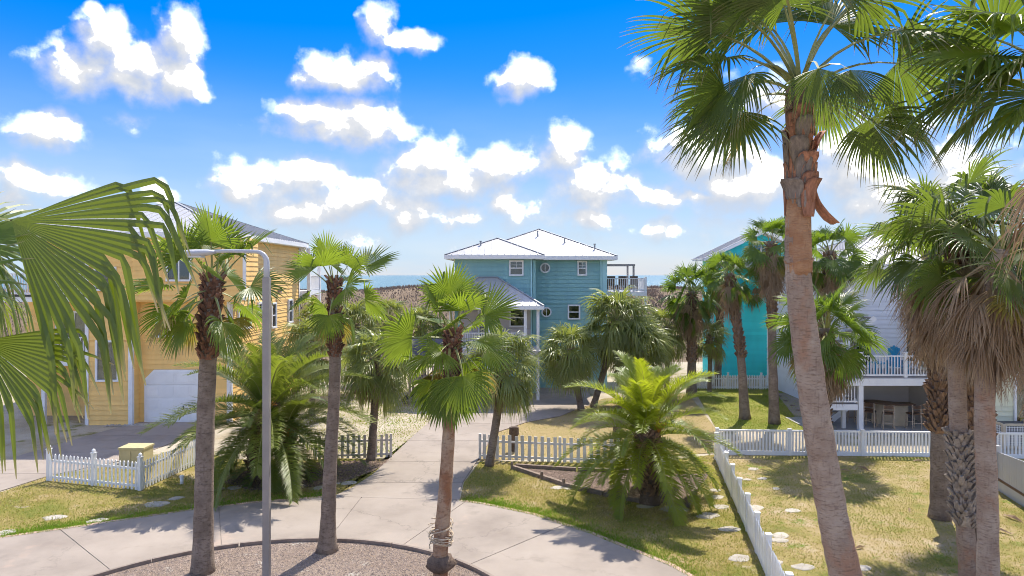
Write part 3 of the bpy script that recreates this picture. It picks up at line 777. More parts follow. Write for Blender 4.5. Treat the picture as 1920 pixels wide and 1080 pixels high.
def feather_mesh(name, seed, theta, L, bend=75, n=104, ll=0.46, mats=('leaf_date', 'petiole'), vee=38, width=0.0135):
    """pinnate leaf: arching midrib with two rows of narrow leaflets"""
    r = np.random.RandomState(seed)
    a = math.radians(theta); bd = math.radians(bend)
    p = np.zeros(3); K = 12; pts = [p.copy()]; dirs = []
    sway = r.normal(0, 0.25)
    for i in range(K):
        d = norm(np.array([math.cos(a), sway * (i / K) * 0.5, math.sin(a)]))
        dirs.append(d); p = p + d * L / K; a -= bd / K * (0.5 + 1.0 * i / K); pts.append(p.copy())
    dirs.append(dirs[-1])
    V = []; Fc = []; tip = []; mi = []
    for i, q in enumerate(pts):
        wd = 0.024 * (1 - 0.85 * i / K)
        V += [q + np.array([0, wd, 0]), q - np.array([0, wd, 0]), q + np.array([0, 0, wd])]; tip += [0, 0, 0]
    for i in range(K):
        b = i * 3
        for u, v in ((0, 1), (1, 2), (2, 0)): Fc.append((b + u, b + v, b + 3 + v, b + 3 + u)); mi.append(1)
    s_ = np.array([0, 1.0, 0])
    for j in range(n):
        t_ = 0.10 + 0.90 * (j + 0.5) / n
        x = t_ * K; i = min(K - 1, int(x)); fr_ = x - i
        q = pts[i] + (pts[i + 1] - pts[i]) * fr_; d = dirs[i]
        up = norm(np.cross(d, s_) * -1) if np.cross(d, s_)[2] < 0 else norm(np.cross(d, s_))
        ln = ll * (0.35 + 0.9 * math.sin(math.pi * min(1, (t_ * 0.86 + 0.12))) ** 0.8)
        for sgn in (-1, 1):
            fwd = 0.55 + 0.7 * t_ + r.normal(0, 0.08)
            dv = norm(s_ * sgn + d * fwd + up * (math.tan(math.radians(vee)) * r.uniform(0.4, 1.2)))
            l2 = ln * r.uniform(0.85, 1.1)
            p1 = q + dv * l2 * 0.5; d2 = norm(dv + np.array([0, 0, -0.35 * r.uniform(0.3, 1.6)])); p2 = p1 + d2 * l2 * 0.5
            wv_ = norm(np.cross(dv, up)) * width
            b = len(V)
            V += [q - wv_ * 0.5, q + wv_ * 0.5, p1 + wv_, p1 - wv_, p2]
            tip += [0.1, 0.1, 0.55, 0.55, 1.0]
            Fc += [(b, b + 1, b + 2, b + 3), (b + 3, b + 2, b + 4)]; mi += [0, 0]
    return mesh(name, V, Fc, list(mats), False, mi, tip)

VAR = {}
def variant(style, theta, seed):
    """leaf meshes are shared: one per style, per 14 degree step of lift, per seed"""
    q = round(theta / 14) * 14
    key = (style, q, seed)
    if key in VAR: return VAR[key]
    sd = abs(hash((q, seed))) % 9999 + seed * 17 + (q + 200)
    nm = 'frond_' + style
    low = max(0, (40 - q) / 100)
    rl = (0, 48, -48, 20)[seed % 4] + (q % 5) * 3
    if style == 'young':     # bright stiff fan leaves
        me = fan_mesh(nm, sd, q, 0.78, 0.86, 32, 100, 14 + 30 * low, 0.18 + low * 1.1, 0.60, 0.20, rl, mats=('leaf_bright', 'petiole'), kink=0.12, k=6)
    elif style == 'fan':
        me = fan_mesh(nm, sd, q, 0.9, 0.92, 32, 112, 26 + 20 * low, 0.45 + low * 1.2, 0.54, 0.15, rl, mats=('leaf_fan', 'petiole'), kink=0.25, k=6)
    elif style == 'tall':
        me = fan_mesh(nm, sd, q, 1.25, 1.15, 40, 112, 50, 0.75 + low, 0.50, 0.10, rl, mats=('leaf_tall', 'petiole'), kink=0.22, k=8, petw=0.026)
    elif style == 'cluster':
        me = fan_mesh(nm, sd, q, 1.05, 1.10, 36, 112, 40, 0.75 + low * 1.2, 0.48, 0.12, rl, mats=('leaf_tall', 'petiole'), kink=0.35, k=7, petw=0.026)
    elif style == 'sabal':
        me = fan_mesh(nm, sd, q, 0.66, 0.95, 30, 118, 36, 1.1 + low, 0.34, 0.30, rl * .6, mats=('leaf_sabal', 'petiole'), kink=0.5, k=6, power=1.5)
    elif style == 'date':
        me = feather_mesh(nm, sd, q, 2.75, 78 if q > 20 else 60)
    elif style == 'date_dark':
        me = feather_mesh(nm, sd, q, 3.0, 70 if q > 20 else 50, mats=('leaf_date_dark', 'petiole'))
    elif style == 'dying':
        me = fan_mesh(nm, sd, q, 0.8, 0.85, 28, 105, 30, 1.4, 0.5, 0.2, mats=('leaf_dying', 'petiole'), kink=0.3, k=6)
    elif style == 'dead':
        me = fan_mesh(nm, sd, q, 0.55, 1.05, 22, 75, 8, 1.6, 0.30, 0.55, mats=('leaf_dead', 'petiole_dead'), kink=0.4, k=6, power=0.9)
    VAR[key] = me
    return me

def boot_mesh(mat, w_=0.085, h=0.20, split=True):
    """cut leaf base: a keeled wedge that splits in two at its foot"""
    v = [(-w_, 0, 0), (w_, 0, 0), (0, -0.03, 0.02), (-w_ * 0.55, -0.055, h * 0.55), (w_ * 0.55, -0.055, h * 0.55), (0, -0.085, h * 0.5), (-w_ * 0.38, -0.10, h), (w_ * 0.38, -0.10, h), (0, -0.13, h * 0.95), (0, 0.02, h * 0.5), (0, -0.06, h * 1.0)]
    f = [(0, 2, 5, 3), (2, 1, 4, 5), (3, 5, 8, 6), (5, 4, 7, 8), (0, 3, 9), (3, 6, 10, 9), (1, 9, 4), (4, 9, 10, 7), (6, 8, 10), (8, 7, 10), (0, 9, 2), (2, 9, 1)]
    return mesh('leaf_base', v, f, mat)
BOOT = {k: boot_mesh('boot_' + k) for k in ('red', 'grey', 'brown')}

def spline(pts, n):
    """Catmull-Rom through pts"""
    P = [Vector(p) for p in pts]; P = [P[0] * 2 - P[1]] + P + [P[-1] * 2 - P[-2]]
    out_ = []; m_ = len(P) - 3
    for i in range(n + 1):
        t_ = i / n * m_; k = min(m_ - 1, int(t_)); u = t_ - k
        a, b, c, d = P[k:k + 4]
        out_.append(0.5 * ((2 * b) + (c - a) * u + (2 * a - 5 * b + 4 * c - d) * u * u + (3 * b - a - 3 * c + d) * u ** 3))
    return out_

def palm(label, path, radii, bark_mat, style, nf, group, th=(82, -30), fs=1.0, boots=None, dead=0, dead_th=(-50, -82), dying=0, seed=1, name='palm_tree', extra=(), dead_drop=1.2, crown_drop=0.45, flare=1.25, dead_s=1.0, nring=None, az_only=None, rings=12):
    """a palm: Empty at the foot > trunk, leaf bases, fronds (each its own object)"""
    r = random.Random(seed)
    foot = Vector(path[0])
    root = thing(name, label, 'palm tree', foot, group)
    pts = spline(path, nring or 26)
    loc = [p - foot for p in pts]
    loc[0] = loc[0] - Vector((0, 0, 0.08))
    n = len(pts); rr = []
    for i in range(n):
        t_ = i / (n - 1); x = t_ * (len(radii) - 1); k = min(len(radii) - 2, int(x))
        q = radii[k] + (radii[k + 1] - radii[k]) * (x - k)
        if t_ < 0.09: q *= 1 + (flare - 1) * (1 - t_ / 0.09) ** 1.6
        rr.append(q * (1 + 0.03 * math.sin(i * 2.4 + seed)))
    mb = MB(); mb.tube(loc, rr, 16, True, 0.022, r)
    add('trunk', mb.mesh('trunk', bark_mat, True, False), root)
    top = loc[-1]
    def at(h_down):
        L = 0; i = n - 1
        while i > 1 and L + (loc[i] - loc[i - 1]).length < h_down:
            L += (loc[i] - loc[i - 1]).length; i -= 1
        u_ = min(1, (h_down - L) / max(1e-6, (loc[i] - loc[i - 1]).length))
        return loc[i].lerp(loc[i - 1], u_), rr[i] + (rr[i - 1] - rr[i]) * u_
    if boots:
        for (mat, lo, hi, per, sc) in boots:                # spans measured down from the top
            rows = max(1, int((hi - lo) / (0.10 * sc))); c_ = 0
            for i in range(rows):
                d = lo + (hi - lo) * (i + 0.5) / rows
                p, q = at(d)
                for j in range(per):
                    a = 2 * math.pi * (j + 0.5 * (i % 2)) / per + r.uniform(-0.12, 0.12)
                    s_ = sc * r.uniform(0.8, 1.25)
                    add('leaf_base', BOOT[mat], root, p + Vector((math.cos(a) * q * 0.92, math.sin(a) * q * 0.92, r.uniform(-.03, .03))), (r.uniform(-.12, .2), 0, a + math.pi / 2), (s_, s_ * r.uniform(.7, 1.3), s_ * r.uniform(.8, 1.2)))
    ga = 2.39996; a0 = r.uniform(0, 6.28)
    for i in range(nf):
        t_ = (i + 0.5) / nf
        lift = th[0] + (th[1] - th[0]) * t_ ** 1.12 + r.uniform(-12, 12)
        a = a0 + ga * i + r.uniform(-0.35, 0.35)
        s_ = fs * r.uniform(0.76, 1.12) * (0.82 + 0.18 * min(1, t_ * 4))
        p = top + Vector((math.cos(a) * rr[-1] * 0.5, math.sin(a) * rr[-1] * 0.5, -crown_drop * t_))
        add('frond', variant(style, lift, (i * 7 + seed) % 4), root, p, (0, 0, a), (s_, s_, s_))
    for i in range(dying):
        a = r.uniform(0, 6.28); s_ = fs * r.uniform(0.8, 1.0)
        o = add('frond', variant('dying', r.uniform(-45, -15), i % 2), root, top + Vector((math.cos(a) * rr[-1], math.sin(a) * rr[-1], -crown_drop - 0.1)), (0, 0, a), (s_, s_, s_))
        o['label'] = 'yellowing frond'
    for i in range(dead):
        a = a0 + ga * i; t_ = (i + 0.5) / dead
        p, q = at(crown_drop * 0.6 + dead_drop * t_)
        s_ = fs * dead_s * r.uniform(0.8, 1.12)
        o = add('dead_frond', variant('dead', dead_th[0] + (dead_th[1] - dead_th[0]) * min(1, t_ * 1.6) + r.uniform(-6, 6), i % 3), root, p + Vector((math.cos(a) * q * 0.8, math.sin(a) * q * 0.8, 0)), (0, 0, a), (s_, s_, s_))
    for (me, p, a, s_) in extra:
        add('frond', me, root, Vector(p) - foot, (0, 0, a), (s_, s_, s_))
    root['_top'] = tuple(top)
    del root['_top']
    return root, top, foot

G_ISL = 'fan palms standing in the gravel island'
G_SAB = 'cabbage palms along the middle driveway'
G_DATE = 'feather leaved date palms in beds beside the driveway'
G_RIGHT = 'tall fan palms with dead leaf skirts at the right edge'
G_FAR = 'fan palms before the turquoise house'

# island palms
p1b = gp(380, 1076); Y1 = p1b.y
palm('fan palm with dark boots, nearest the street lamp, rooted in the gravel island', [p1b, wp(383, 900, Y1), wp(388, 720, Y1), wp(399, 520, Y1)], [0.24, 0.212, 0.20, 0.19, 0.20], 'bark_grey', 'young', 20, G_ISL, (86, -42), 1.15, [('red', 0.0, 1.95, 9, 0.85)], seed=3, dying=3)
p2b = gp(613, 1036); Y2 = p2b.y
palm('slender curved fan palm in the island, between lamp post and driveway mouth', [p2b, wp(619, 880, Y2), wp(628, 700, Y2), wp(627, 525, Y2)], [0.215, 0.175, 0.15, 0.14, 0.145], 'bark_grey', 'young', 14, G_ISL, (86, -40), 1.0, [('red', 0.0, 1.95, 8, 0.62)], seed=8, flare=1.45, dying=1)
p3b = gp(826, 1088); Y3 = p3b.y
pal3, top3, foot3 = palm('orange barked fan palm with a burl and twine at its foot', [p3b, wp(826, 1030, Y3), wp(834, 930, Y3), wp(842, 800, Y3), wp(850, 618, Y3)], [0.165, 0.18, 0.165, 0.15, 0.14, 0.16], 'bark_orange', 'young', 20, G_ISL, (86, -50), 1.08, [('red', 0.0, 1.15, 8, 0.72)], seed=15, flare=1.0, dying=4,
     extra=[(fan_mesh('frond_hanging', 5, -72, 0.62, 0.98, 30, 62, 6, 0.5, 0.72, 0.1, 0, ('leaf_fan', 'petiole'), kink=0.05), wp(843, 655, Y3 - 0.22), -math.pi / 2 - 0.1, 1.15)])
def lump(name, c, rx, rz, mat, parent, seed, jit=0.28, n=12):
    r = random.Random(seed); mb = MB(); rings = 8
    pts = [Vector(c) + Vector((0, 0, rz * math.sin(-math.pi / 2 + math.pi * i / rings))) for i in range(rings + 1)]
    mb.tube(pts, [max(0.02, rx * math.cos(-math.pi / 2 + math.pi * i / rings)) for i in range(rings + 1)], n, True, jit, r)
    return add(name, mb.mesh(name, mat, True, False), parent)
lump('burl', wp(826, 1055, Y3) - foot3, 0.34, 0.22, 'bark_dark', pal3, 4)
tw = MB(); rr_ = random.Random(5)
for k in range(22):
    a0 = rr_.uniform(0, 6.28); z0 = rr_.uniform(-0.14, 0.14); q = rr_.uniform(0.235, 0.29); tl = rr_.uniform(-0.08, 0.08)
    tw.tube([Vector((math.cos(a0 + u) * q, math.sin(a0 + u) * q, z0 + tl * u)) for u in np.linspace(0, rr_.uniform(1.5, 4), 8)], [0.013] * 8, 4, True)
o = add('twine_wrap', tw.mesh('twine_wrap', 'twine', True, False), pal3, wp(827, 1000, Y3) - foot3)
o['kind'] = 'stuff'; o['label'] = 'loose coils of tan twine round the trunk'

# cabbage palms
def sabal(label, bx, by, cx, cy, s_, seed, dead=10, trunk_r=0.155, nf=46, grp_=G_SAB, Y=None, boots=True):
    b = gp(bx, by) if Y is None else Vector(((bx - 960) / F * Y, Y, 0))
    s_ *= 1.2
    c = wp(cx, cy, b.y)
    mid = b.lerp(c, 0.55) + Vector((0.04, 0, 0))
    return palm(label, [b, mid, c], [trunk_r, trunk_r * 0.95, trunk_r, trunk_r * 1.15], 'bark_grey', 'sabal', nf, grp_, (88, -48), s_, [('grey', 0.15, 1.15, 8, 0.9)] if boots else None, dead, (-45, -78), 0, seed, dead_drop=0.35, crown_drop=0.5, dead_s=0.72)
sabal('cabbage palm with lattice trunk standing by the weathered fence on the sandy lot', 695, 863, 706, 668, 1.02, 21, 9)
sabal('cabbage palm with brown skirt at the right driveway edge beside the white fence', 917, 874, 945, 672, 1.04, 22, 16)
sabal('cabbage palm leaning left at the bend of the driveway', 1090, 769, 1066, 653, 1.26, 23, 12, 0.17)
sabal('tallest cabbage palm in the clump before the teal house', 1112, 764, 1158, 598, 1.42, 24, 6, 0.17, 56)
sabal('broad cabbage palm at the right of the clump, above the date palm', 1205, 762, 1196, 643, 1.38, 25, 8, 0.17, 56)
sabal('small cabbage palm half hidden left of the far right fan palms', 1250, 735, 1252, 612, 1.05, 26, 8, 0.15, 36)
sabal('low cabbage palm against the turquoise house corner', 1330, 735, 1330, 628, 0.85, 27, 4, 0.13, 30)
sabal('bushy green fan palm tucked behind the left date palm by the yellow house', 585, 780, 585, 640, 1.25, 28, 2, 0.15, 40)
sabal('low fan palm at the far corner of the yellow house', 545, 765, 600, 595, 1.05, 29, 2, 0.13, 30)

sabal('grey green cabbage palm at the back of the sandy lot, left of the play tower', 668, 738, 664, 606, 1.35, 30, 8, 0.15, 44)
sabal('cabbage palm behind the play tower before the teal house porch', 795, 733, 790, 606, 1.15, 31, 6, 0.15, 40)
sabal('farthest small cabbage palm at the foot of the dunes', 730, 712, 728, 590, 1.05, 32, 4, 0.15, 34)
# date palms
def date_palm(label, bx, by, cx, cy, style, nf, s_, seed, th):
    b = gp(bx, by); c = wp(cx, cy, b.y)
    root, top, foot = palm(label, [b, b.lerp(c, 0.5), c], [0.30, 0.28, 0.30, 0.34], 'bark_dark', style, nf, G_DATE, th, s_, [('brown', 0.05, (c - b).z * 0.9, 10, 1.15)], 0, seed=seed, flare=1.2, crown_drop=0.65, name='date_palm')
    mb = MB(); r = random.Random(seed)
    for k in range(26):                               # orange fruit stalk
        a = r.uniform(-2.3, -0.2); q = r.uniform(0.10, 0.32)
        mb.tube([Vector((0, 0, 0)), Vector((math.cos(a) * q * .6, math.sin(a) * q * .6, 0.18)), Vector((math.cos(a) * q, math.sin(a) * q, r.uniform(0.12, 0.34)))], [0.02, 0.016, 0.008], 4, True)
    o = add('fruit_stalk', mb.mesh('fruit_stalk', 'orange_stalk', True, False), root, top + Vector((0.28, -0.42, -0.15)))
    o['label'] = 'orange fruiting stalk'
    return root
date_palm('dark green date palm in the left bed behind the lamp post', 478, 898, 500, 755, 'date_dark', 64, 1.18, 41, (84, -42))
date_palm('second date palm trunk in the left bed, right of the lamp post', 540, 893, 532, 805, 'date_dark', 26, 0.9, 43, (66, -45))
date_palm('bright yellow green date palm in the timber edged bed', 1218, 944, 1212, 795, 'date', 62, 1.0, 42, (84, -38))

# big foreground palm on the right
YB = 10.6
big_top = wp(1500, 168, YB)
def bigf(seed, theta, azdeg, s_=1.0, Lp=1.15, R=1.2, bend=70, droop=1.0, roll=0, spread=120, mats=('leaf_tall', 'petiole'), down=0.15):
    me = fan_mesh('frond_big', seed, theta, Lp, R, 44, spread, bend, droop, 0.50, 0.12, roll, mats, 9, 0.03, 0.2)
    return (me, big_top + Vector((0, 0, -down)), math.radians(azdeg), s_)
big_ex = [   # seed, lift, azimuth, size, stalk, blade, bend, droop, roll
    bigf(1, 38, 186, 1.0, 1.30, 1.35, 78, 0.55, 40, 95), bigf(2, 14, 192, 1.0, 1.15, 1.30, 62, 0.6, -35, 95), bigf(3, 58, 178, 1.0, 1.35, 1.35, 66, 0.6, -20, 100),
    bigf(4, 68, 200, 1.0, 1.55, 1.35, 48, 0.5, 35, 105), bigf(5, 76, 168, 1.0, 1.75, 1.35, 35, 0.5, 10, 105), bigf(6, 62, 205, 1.0, 1.35, 1.2, 120, 1.0, 0, 80),
    bigf(7, 80, 266, 0.95, 1.15, 1.05, 150, 1.2, 0, 70), bigf(8, 70, 300, 0.9, 1.2, 1.1, 130, 1.2, 20, 75), bigf(9, 44, -6, 1.0, 1.55, 1.45, 58, 0.7, -45, 105),
    bigf(10, 24, 4, 1.0, 1.45, 1.4, 62, 0.9, 40, 100), bigf(11, 62, -28, 1.0, 1.6, 1.4, 70, 0.9, 20, 105), bigf(12, 6, -10, 0.95, 1.15, 1.25, 62, 1.0, -30, 95),
    bigf(13, 76, 30, 1.0, 1.5, 1.3, 40, 0.5, 40), bigf(14, 80, 120, 1.0, 1.5, 1.3, 35, 0.5, -30), bigf(15, 78, 235, 1.0, 1.6, 1.3, 50, 0.7, 20), bigf(16, 78, 320, 1.0, 1.6, 1.3, 50, 0.7, -20),
    bigf(17, 40, 50, 1.0, 1.3, 1.2, 70, 1.0, 0, 95), bigf(18, 45, 140, 1.0, 1.3, 1.2, 70, 1.0, 30, 95),
    bigf(21, 86, 200, 0.9, 1.6, 1.3, 20, 0.4, 0), bigf(22, 80, -20, 0.95, 1.7, 1.3, 26, 0.5, 40), bigf(24, 55, 182, 1.0, 1.75, 1.4, 45, 0.5, 30, 100),
    bigf(23, 0, 184, 0.85, 1.0, 1.15, 55, 0.5, 25, 75, ('leaf_dying', 'petiole')),
]
bb = Vector(((1650 - 960) / F * YB, YB, 0))
bigroot, btop, bfoot = palm('tallest fan palm, thick leaning pale trunk with torn red husks under its crown', [bb, wp(1590, 1100, YB), wp(1560, 960, YB), wp(1524, 740, YB), wp(1497, 520, YB), wp(1496, 380, YB), big_top], [0.27, 0.245, 0.222, 0.212, 0.20, 0.18, 0.17, 0.18], 'bark_pink', 'tall', 0, G_RIGHT, seed=51, extra=big_ex, nring=60)
# torn husks: curled plates hugging the trunk
def husk_mesh(seed, h, w_, curl, mat):
    r = random.Random(seed); nu, nv = 6, 8; V = []; Fc = []
    for j in range(nv + 1):
        v = j / nv
        wd = w_ * (0.55 + 0.65 * math.sin(math.pi * (0.15 + 0.75 * (1 - v)))) * (1 if v < 0.9 else 0.75)
        outw = curl * v ** 2.2
        for i in range(nu + 1):
            u = (i / nu - 0.5) * 2; a = u * wd / 0.25
            rad = 0.212 + outw + 0.018 * math.sin(i * 2.1 + seed)
            V.append((math.sin(a) * rad, -math.cos(a) * rad, h * v + r.uniform(-1, 1) * 0.02 * h * (1 if v in (0, 1) else 0.3)))
    for j in range(nv):
        for i in range(nu):
            a = j * (nu + 1) + i; Fc.append((a, a + 1, a + nu + 2, a + nu + 1))
    me = mesh('husk', V, Fc, mat, True)
    bm_ = bmesh.new(); bm_.from_mesh(me)
    bmesh.ops.solidify(bm_, geom=bm_.faces[:], thickness=0.014); bm_.to_mesh(me); bm_.free()
    return me
hk = random.Random(9)
for i in range(34):
    py = 185 + i / 34 * 205
    c = wp(1499, py, YB) - bfoot
    a = hk.uniform(0, 6.28) if i % 3 else hk.uniform(-0.7, 0.7)
    up = i < 22
    mat = 'husk' if hk.random() < (0.75 if up else 0.4) else 'husk_grey'
    add('husk', husk_mesh(i, hk.uniform(0.35, 0.65), hk.uniform(0.10, 0.17), (hk.uniform(0.02, 0.07) if hk.random() < .6 else hk.uniform(0.10, 0.2)) if up else hk.uniform(0.0, 0.05), mat), bigroot, c - Vector((0, 0, 0.5 if up else 0.2)), (hk.uniform(-.06, .06), hk.uniform(-.06, .06), a), (hk.uniform(.85, 1.02),) * 2 + (1,))
# long torn flap on the right and frayed rim
fl = husk_mesh(77, 0.60, 0.085, 0.34, 'husk')
o = add('husk_flap', fl, bigroot, wp(1500, 345, YB) - bfoot, (math.radians(180), 0, math.radians(-88))); o['label'] = 'rust red husk flap torn away to the right'
add('husk', husk_mesh(78, 0.30, 0.15, 0.12, 'husk_grey'), bigroot, wp(1499, 375, YB) - bfoot, (0, 0, math.radians(-50)))
add('husk', husk_mesh(79, 0.28, 0.16, 0.10, 'husk'), bigroot, wp(1499, 372, YB) - bfoot, (0, 0, math.radians(40)))
for i in range(9):
    a = hk.uniform(0, 6.28); p = wp(1500, hk.uniform(205, 260), YB) - bfoot
    add('leaf_base', BOOT['brown'], bigroot, p + Vector((math.cos(a) * 0.2, math.sin(a) * 0.2, 0)), (-0.5, 0, a + math.pi / 2), (1.2, 1.6, 1.7))
tu = MB().tube([p - bfoot for p in (wp(1498, 512, YB), wp(1497.5, 490, YB), wp(1496.5, 450, YB), wp(1496.5, 400, YB), wp(1497, 370, YB), wp(1499, 280, YB), wp(1500, 200, YB))], [0.190, 0.197, 0.190, 0.184, 0.184, 0.19, 0.19], 28)
tu.v = [(x, y, z + (0.14 * (hk.random() - 0.5) if i < 28 else 0)) for i, (x, y, z) in enumerate(tu.v)]
o = add('trunk_upper', tu.mesh('trunk_upper', 'bark_rust', True, False), bigroot)
ring = MB(); n_ = 40
c_ = wp(1497.5, 488, YB) - bfoot
ring.tube([c_ + Vector((math.cos(a) * 0.196, math.sin(a) * 0.196, 0.035 * math.sin(a + 1) + 0.02 * math.sin(3 * a))) for a in np.linspace(0, 2 * math.pi, n_)], [0.017 + 0.011 * math.sin(i * 1.7) for i in range(n_)], 6)
add('scar_ring', ring.mesh('scar_ring', 'bark_rust', True, False), bigroot)['label'] = 'dark ragged ring scar round the trunk'
o['label'] = 'orange brown freshly stripped upper trunk'

# palms at the right edge
Ya = 15.2
ba = gp(1818, 1110)
Ya = ba.y
palm('fan palm at right with pink upper trunk rising from a woven lattice of grey boots', [ba, wp(1808, 960, Ya), wp(1797, 800, Ya), wp(1793, 600, Ya), wp(1796, 430, Ya)], [0.185, 0.185, 0.18, 0.17, 0.17], 'bark_pink', 'cluster', 30, G_RIGHT, (84, -26), 1.08, [('grey', 4.55, 6.6, 11, 1.0), ('red', 0.0, 0.8, 9, 0.9)], 44, (-28, -76), 3, 61, dead_drop=0.9, crown_drop=0.55, dead_s=1.2)
Yc = 13.2
bc = Vector(((1852 - 960) / F * Yc, Yc, 0))
palm('smooth pinkish trunked fan palm with the heaviest brown skirt, right of the lattice trunk', [bc, wp(1852, 960, Yc), wp(1846, 760, Yc), wp(1858, 560, Yc), wp(1880, 470, Yc)], [0.20, 0.18, 0.175, 0.165, 0.16], 'bark_pink', 'cluster', 17, G_RIGHT, (80, -8), 1.0, None, 36, (-26, -80), 1, 62, dead_drop=0.9, crown_drop=0.3, dead_s=1.12)
bd_ = gp(1762, 972)
palm('dark booted fan palm standing behind the lattice trunk with a ragged brown skirt', [bd_, wp(1762, 850, bd_.y), wp(1762, 650, bd_.y), wp(1742, 470, bd_.y)], [0.26, 0.24, 0.22, 0.2], 'bark_grey', 'cluster', 14, G_RIGHT, (80, -5), 1.0, [('brown', 2.6, 5.3, 11, 1.25)], 40, (-26, -80), 2, 63, dead_drop=1.7, crown_drop=0.5, dead_s=1.15)
bf2 = gp(1832, 1030)
palm('shaggy fan palm mostly hidden between the two right trunks', [bf2, wp(1832, 850, bf2.y), wp(1828, 640, bf2.y), wp(1836, 470, bf2.y)], [0.24, 0.24, 0.22, 0.2], 'bark_dark', 'cluster', 10, G_RIGHT, (78, 0), 1.0, [('brown', 2.6, 5.6, 11, 1.25)], 30, (-30, -80), 0, 64, dead_drop=2.0, crown_drop=0.5, dead_s=1.1)
# palm beyond the right frame edge whose crown leans in at the top corner
Ye = 9.0
be = Vector(((2010 - 960) / F * Ye, Ye, 0)); te = wp(1985, 150, Ye)
ex = []
for i, (th_, az_, s_) in enumerate(((40, 186, 1.0), (20, 170, 1.0), (8, 195, 1.0), (58, 200, 1.0), (30, 215, .95), (62, 160, 1.0), (0, 225, 0.95))):
    ex.append((fan_mesh('frond_corner', 200 + i, th_, 1.0, 1.25, 44, 122, 40, 0.8, 0.52, 0.12, (-25, 20, 35)[i % 3], ('leaf_bright' if i in (0, 3, 6) else 'leaf_tall', 'petiole'), 9, 0.028, 0.22), te + Vector((0, 0, -.1)), math.radians(az_), s_))
palm('fan palm at the right frame edge, only its top corner fronds showing', [be, be.lerp(te, 0.5), te], [0.24, 0.2, 0.18], 'bark_pink', 'tall', 3, G_RIGHT, (80, 10), 0.9, None, 6, (-40, -80), 0, 65, extra=ex)
bg_ = Vector(((1975 - 960) / F * 14.5, 14.5, 0)); tg = wp(1985, 560, 14.5)
palm('fan palm at the right frame edge with a hanging brown thatch above the lattice box', [bg_, bg_.lerp(tg, 0.5), tg], [0.24, 0.2, 0.2], 'bark_grey', 'cluster', 14, G_RIGHT, (75, -20), 0.95, None, 34, (-40, -80), 0, 66, dead_drop=1.4, dead_s=1.05)

# palms before the turquoise and pale houses
def far_palm(label, bx, by, tx, ty, s_, seed, nf=26, dead=10, Y=None, r0=0.2, mid=None, style='fan', dd=0.8, th=(84, -40), boots=(('brown', 0.2, 4.2, 6, 0.85),), ds=1.0):
    b = gp(bx, by) if Y is None else Vector(((bx - 960) / F * Y, Y, 0))
    tpt = wp(tx, ty, b.y); m_ = wp(mid[0], mid[1], b.y) if mid else b.lerp(tpt, 0.5)
    return palm(label, [b, m_, tpt], [r0 * 1.25, r0, r0 * 0.9, r0], 'bark_grey', style, nf, G_FAR, th, s_, list(boots) if boots else None, dead, (-35, -80), 2, seed, dead_drop=dd, crown_drop=0.4, dead_s=ds)
far_palm('leaning thin fan palm on the green lawn, left of the pair', 1397, 786, 1366, 512, 0.92, 71, 26, 14, mid=(1388, 660))
far_palm('upright fan palm on the green lawn with a long grey skirt', 1452, 795, 1446, 452, 0.98, 72, 24, 40, mid=(1448, 640), dd=1.4)
far_palm('fan palm close to the turquoise wall between the two lawn palms', 1411, 704, 1408, 522, 1.05, 73, 22, 14, r0=0.22, boots=None)
far_palm('stout fan palm with brown skirt left of the turquoise house', 1297, 742, 1297, 545, 1.28, 74, 34, 26, dd=1.0, r0=0.24, th=(84, -45), ds=0.95)
far_palm('fan palm rising behind the big trunk, crown against the white roof', 1530, 806, 1556, 470, 1.0, 75, 28, 18, dd=0.9, th=(84, -45))
far_palm('low lush fan palm with brown thatch beside the deck stairs', 1540, 858, 1548, 615, 1.30, 76, 34, 36, style='fan', dd=0.9, r0=0.25, th=(84, -40), ds=1.0)
far_palm('small fan palm showing behind the leaning lawn palm', 1345, 726, 1352, 520, 0.9, 77, 22, 6, r0=0.2)

# foreground palm at the left edge: trunk out of frame, leaves reach in
YF = 4.0
fb_ = Vector(((-420 - 960) / F * YF, YF, 0)); ft = wp(-330, 560, YF)
def reach(seed, hx, hy, yy, R, f_ang, roll, spread, droop, kink, kmax, n=40, fuse=0.62, bend=70, mats=('leaf_near', 'petiole')):
    """leaf whose blade hinge sits at a given point and whose blade leaves it at f_ang; the stalk arches back to the crown"""
    hinge = wp(hx, hy, yy); start = ft + Vector((0.05, 0, -0.1))
    d = hinge - start; az_ = math.atan2(d.y, d.x)
    me = fan_mesh('frond_near', seed, f_ang + bend, 1.0, R, n, spread, bend, droop, fuse, 0.10, roll, mats, 16, 0.02, kink, 2.4, 0.13, kmax=kmax, taper=0.55)
    # slide the leaf so that its hinge meets the wanted point (stalk foot stays inside the crown)
    th0 = math.radians(f_ang + bend); p = Vector((0, 0, 0)); a = th0
    for i in range(6):
        p += Vector((math.cos(a), 0, math.sin(a))) / 6; a -= math.radians(bend) / 6
    p.rotate(Matrix.Rotation(az_, 3, 'Z'))
    return (me, hinge - p, az_, 1.0)
nx_ = [
    reach(301, 22, 415, 4.0, 1.32, -22, 78, 46, 0.3, 1.0, 6.0, 26, 0.54),
    reach(302, -35, 640, 3.9, 0.84, -38, 74, 50, 0.5, 0.95, 5.0, 26, 0.52),
    reach(303, -70, 455, 4.4, 0.80, -40, 40, 90, 1.8, 0.8, 4, 26, 0.38),
    reach(306, -70, 520, 4.7, 0.70, -30, 10, 100, 1.8, 0.8, 4, 34, 0.45),
]
palm('fan palm at the left frame edge whose big leaves reach across the picture', [fb_, fb_.lerp(ft, 0.5) + Vector((-.1, 0, 0)), ft], [0.22, 0.18, 0.16], 'bark_grey', 'fan', 6, 'fan palms near the camera', (80, 40), 0.8, None, 0, seed=81, extra=nx_)

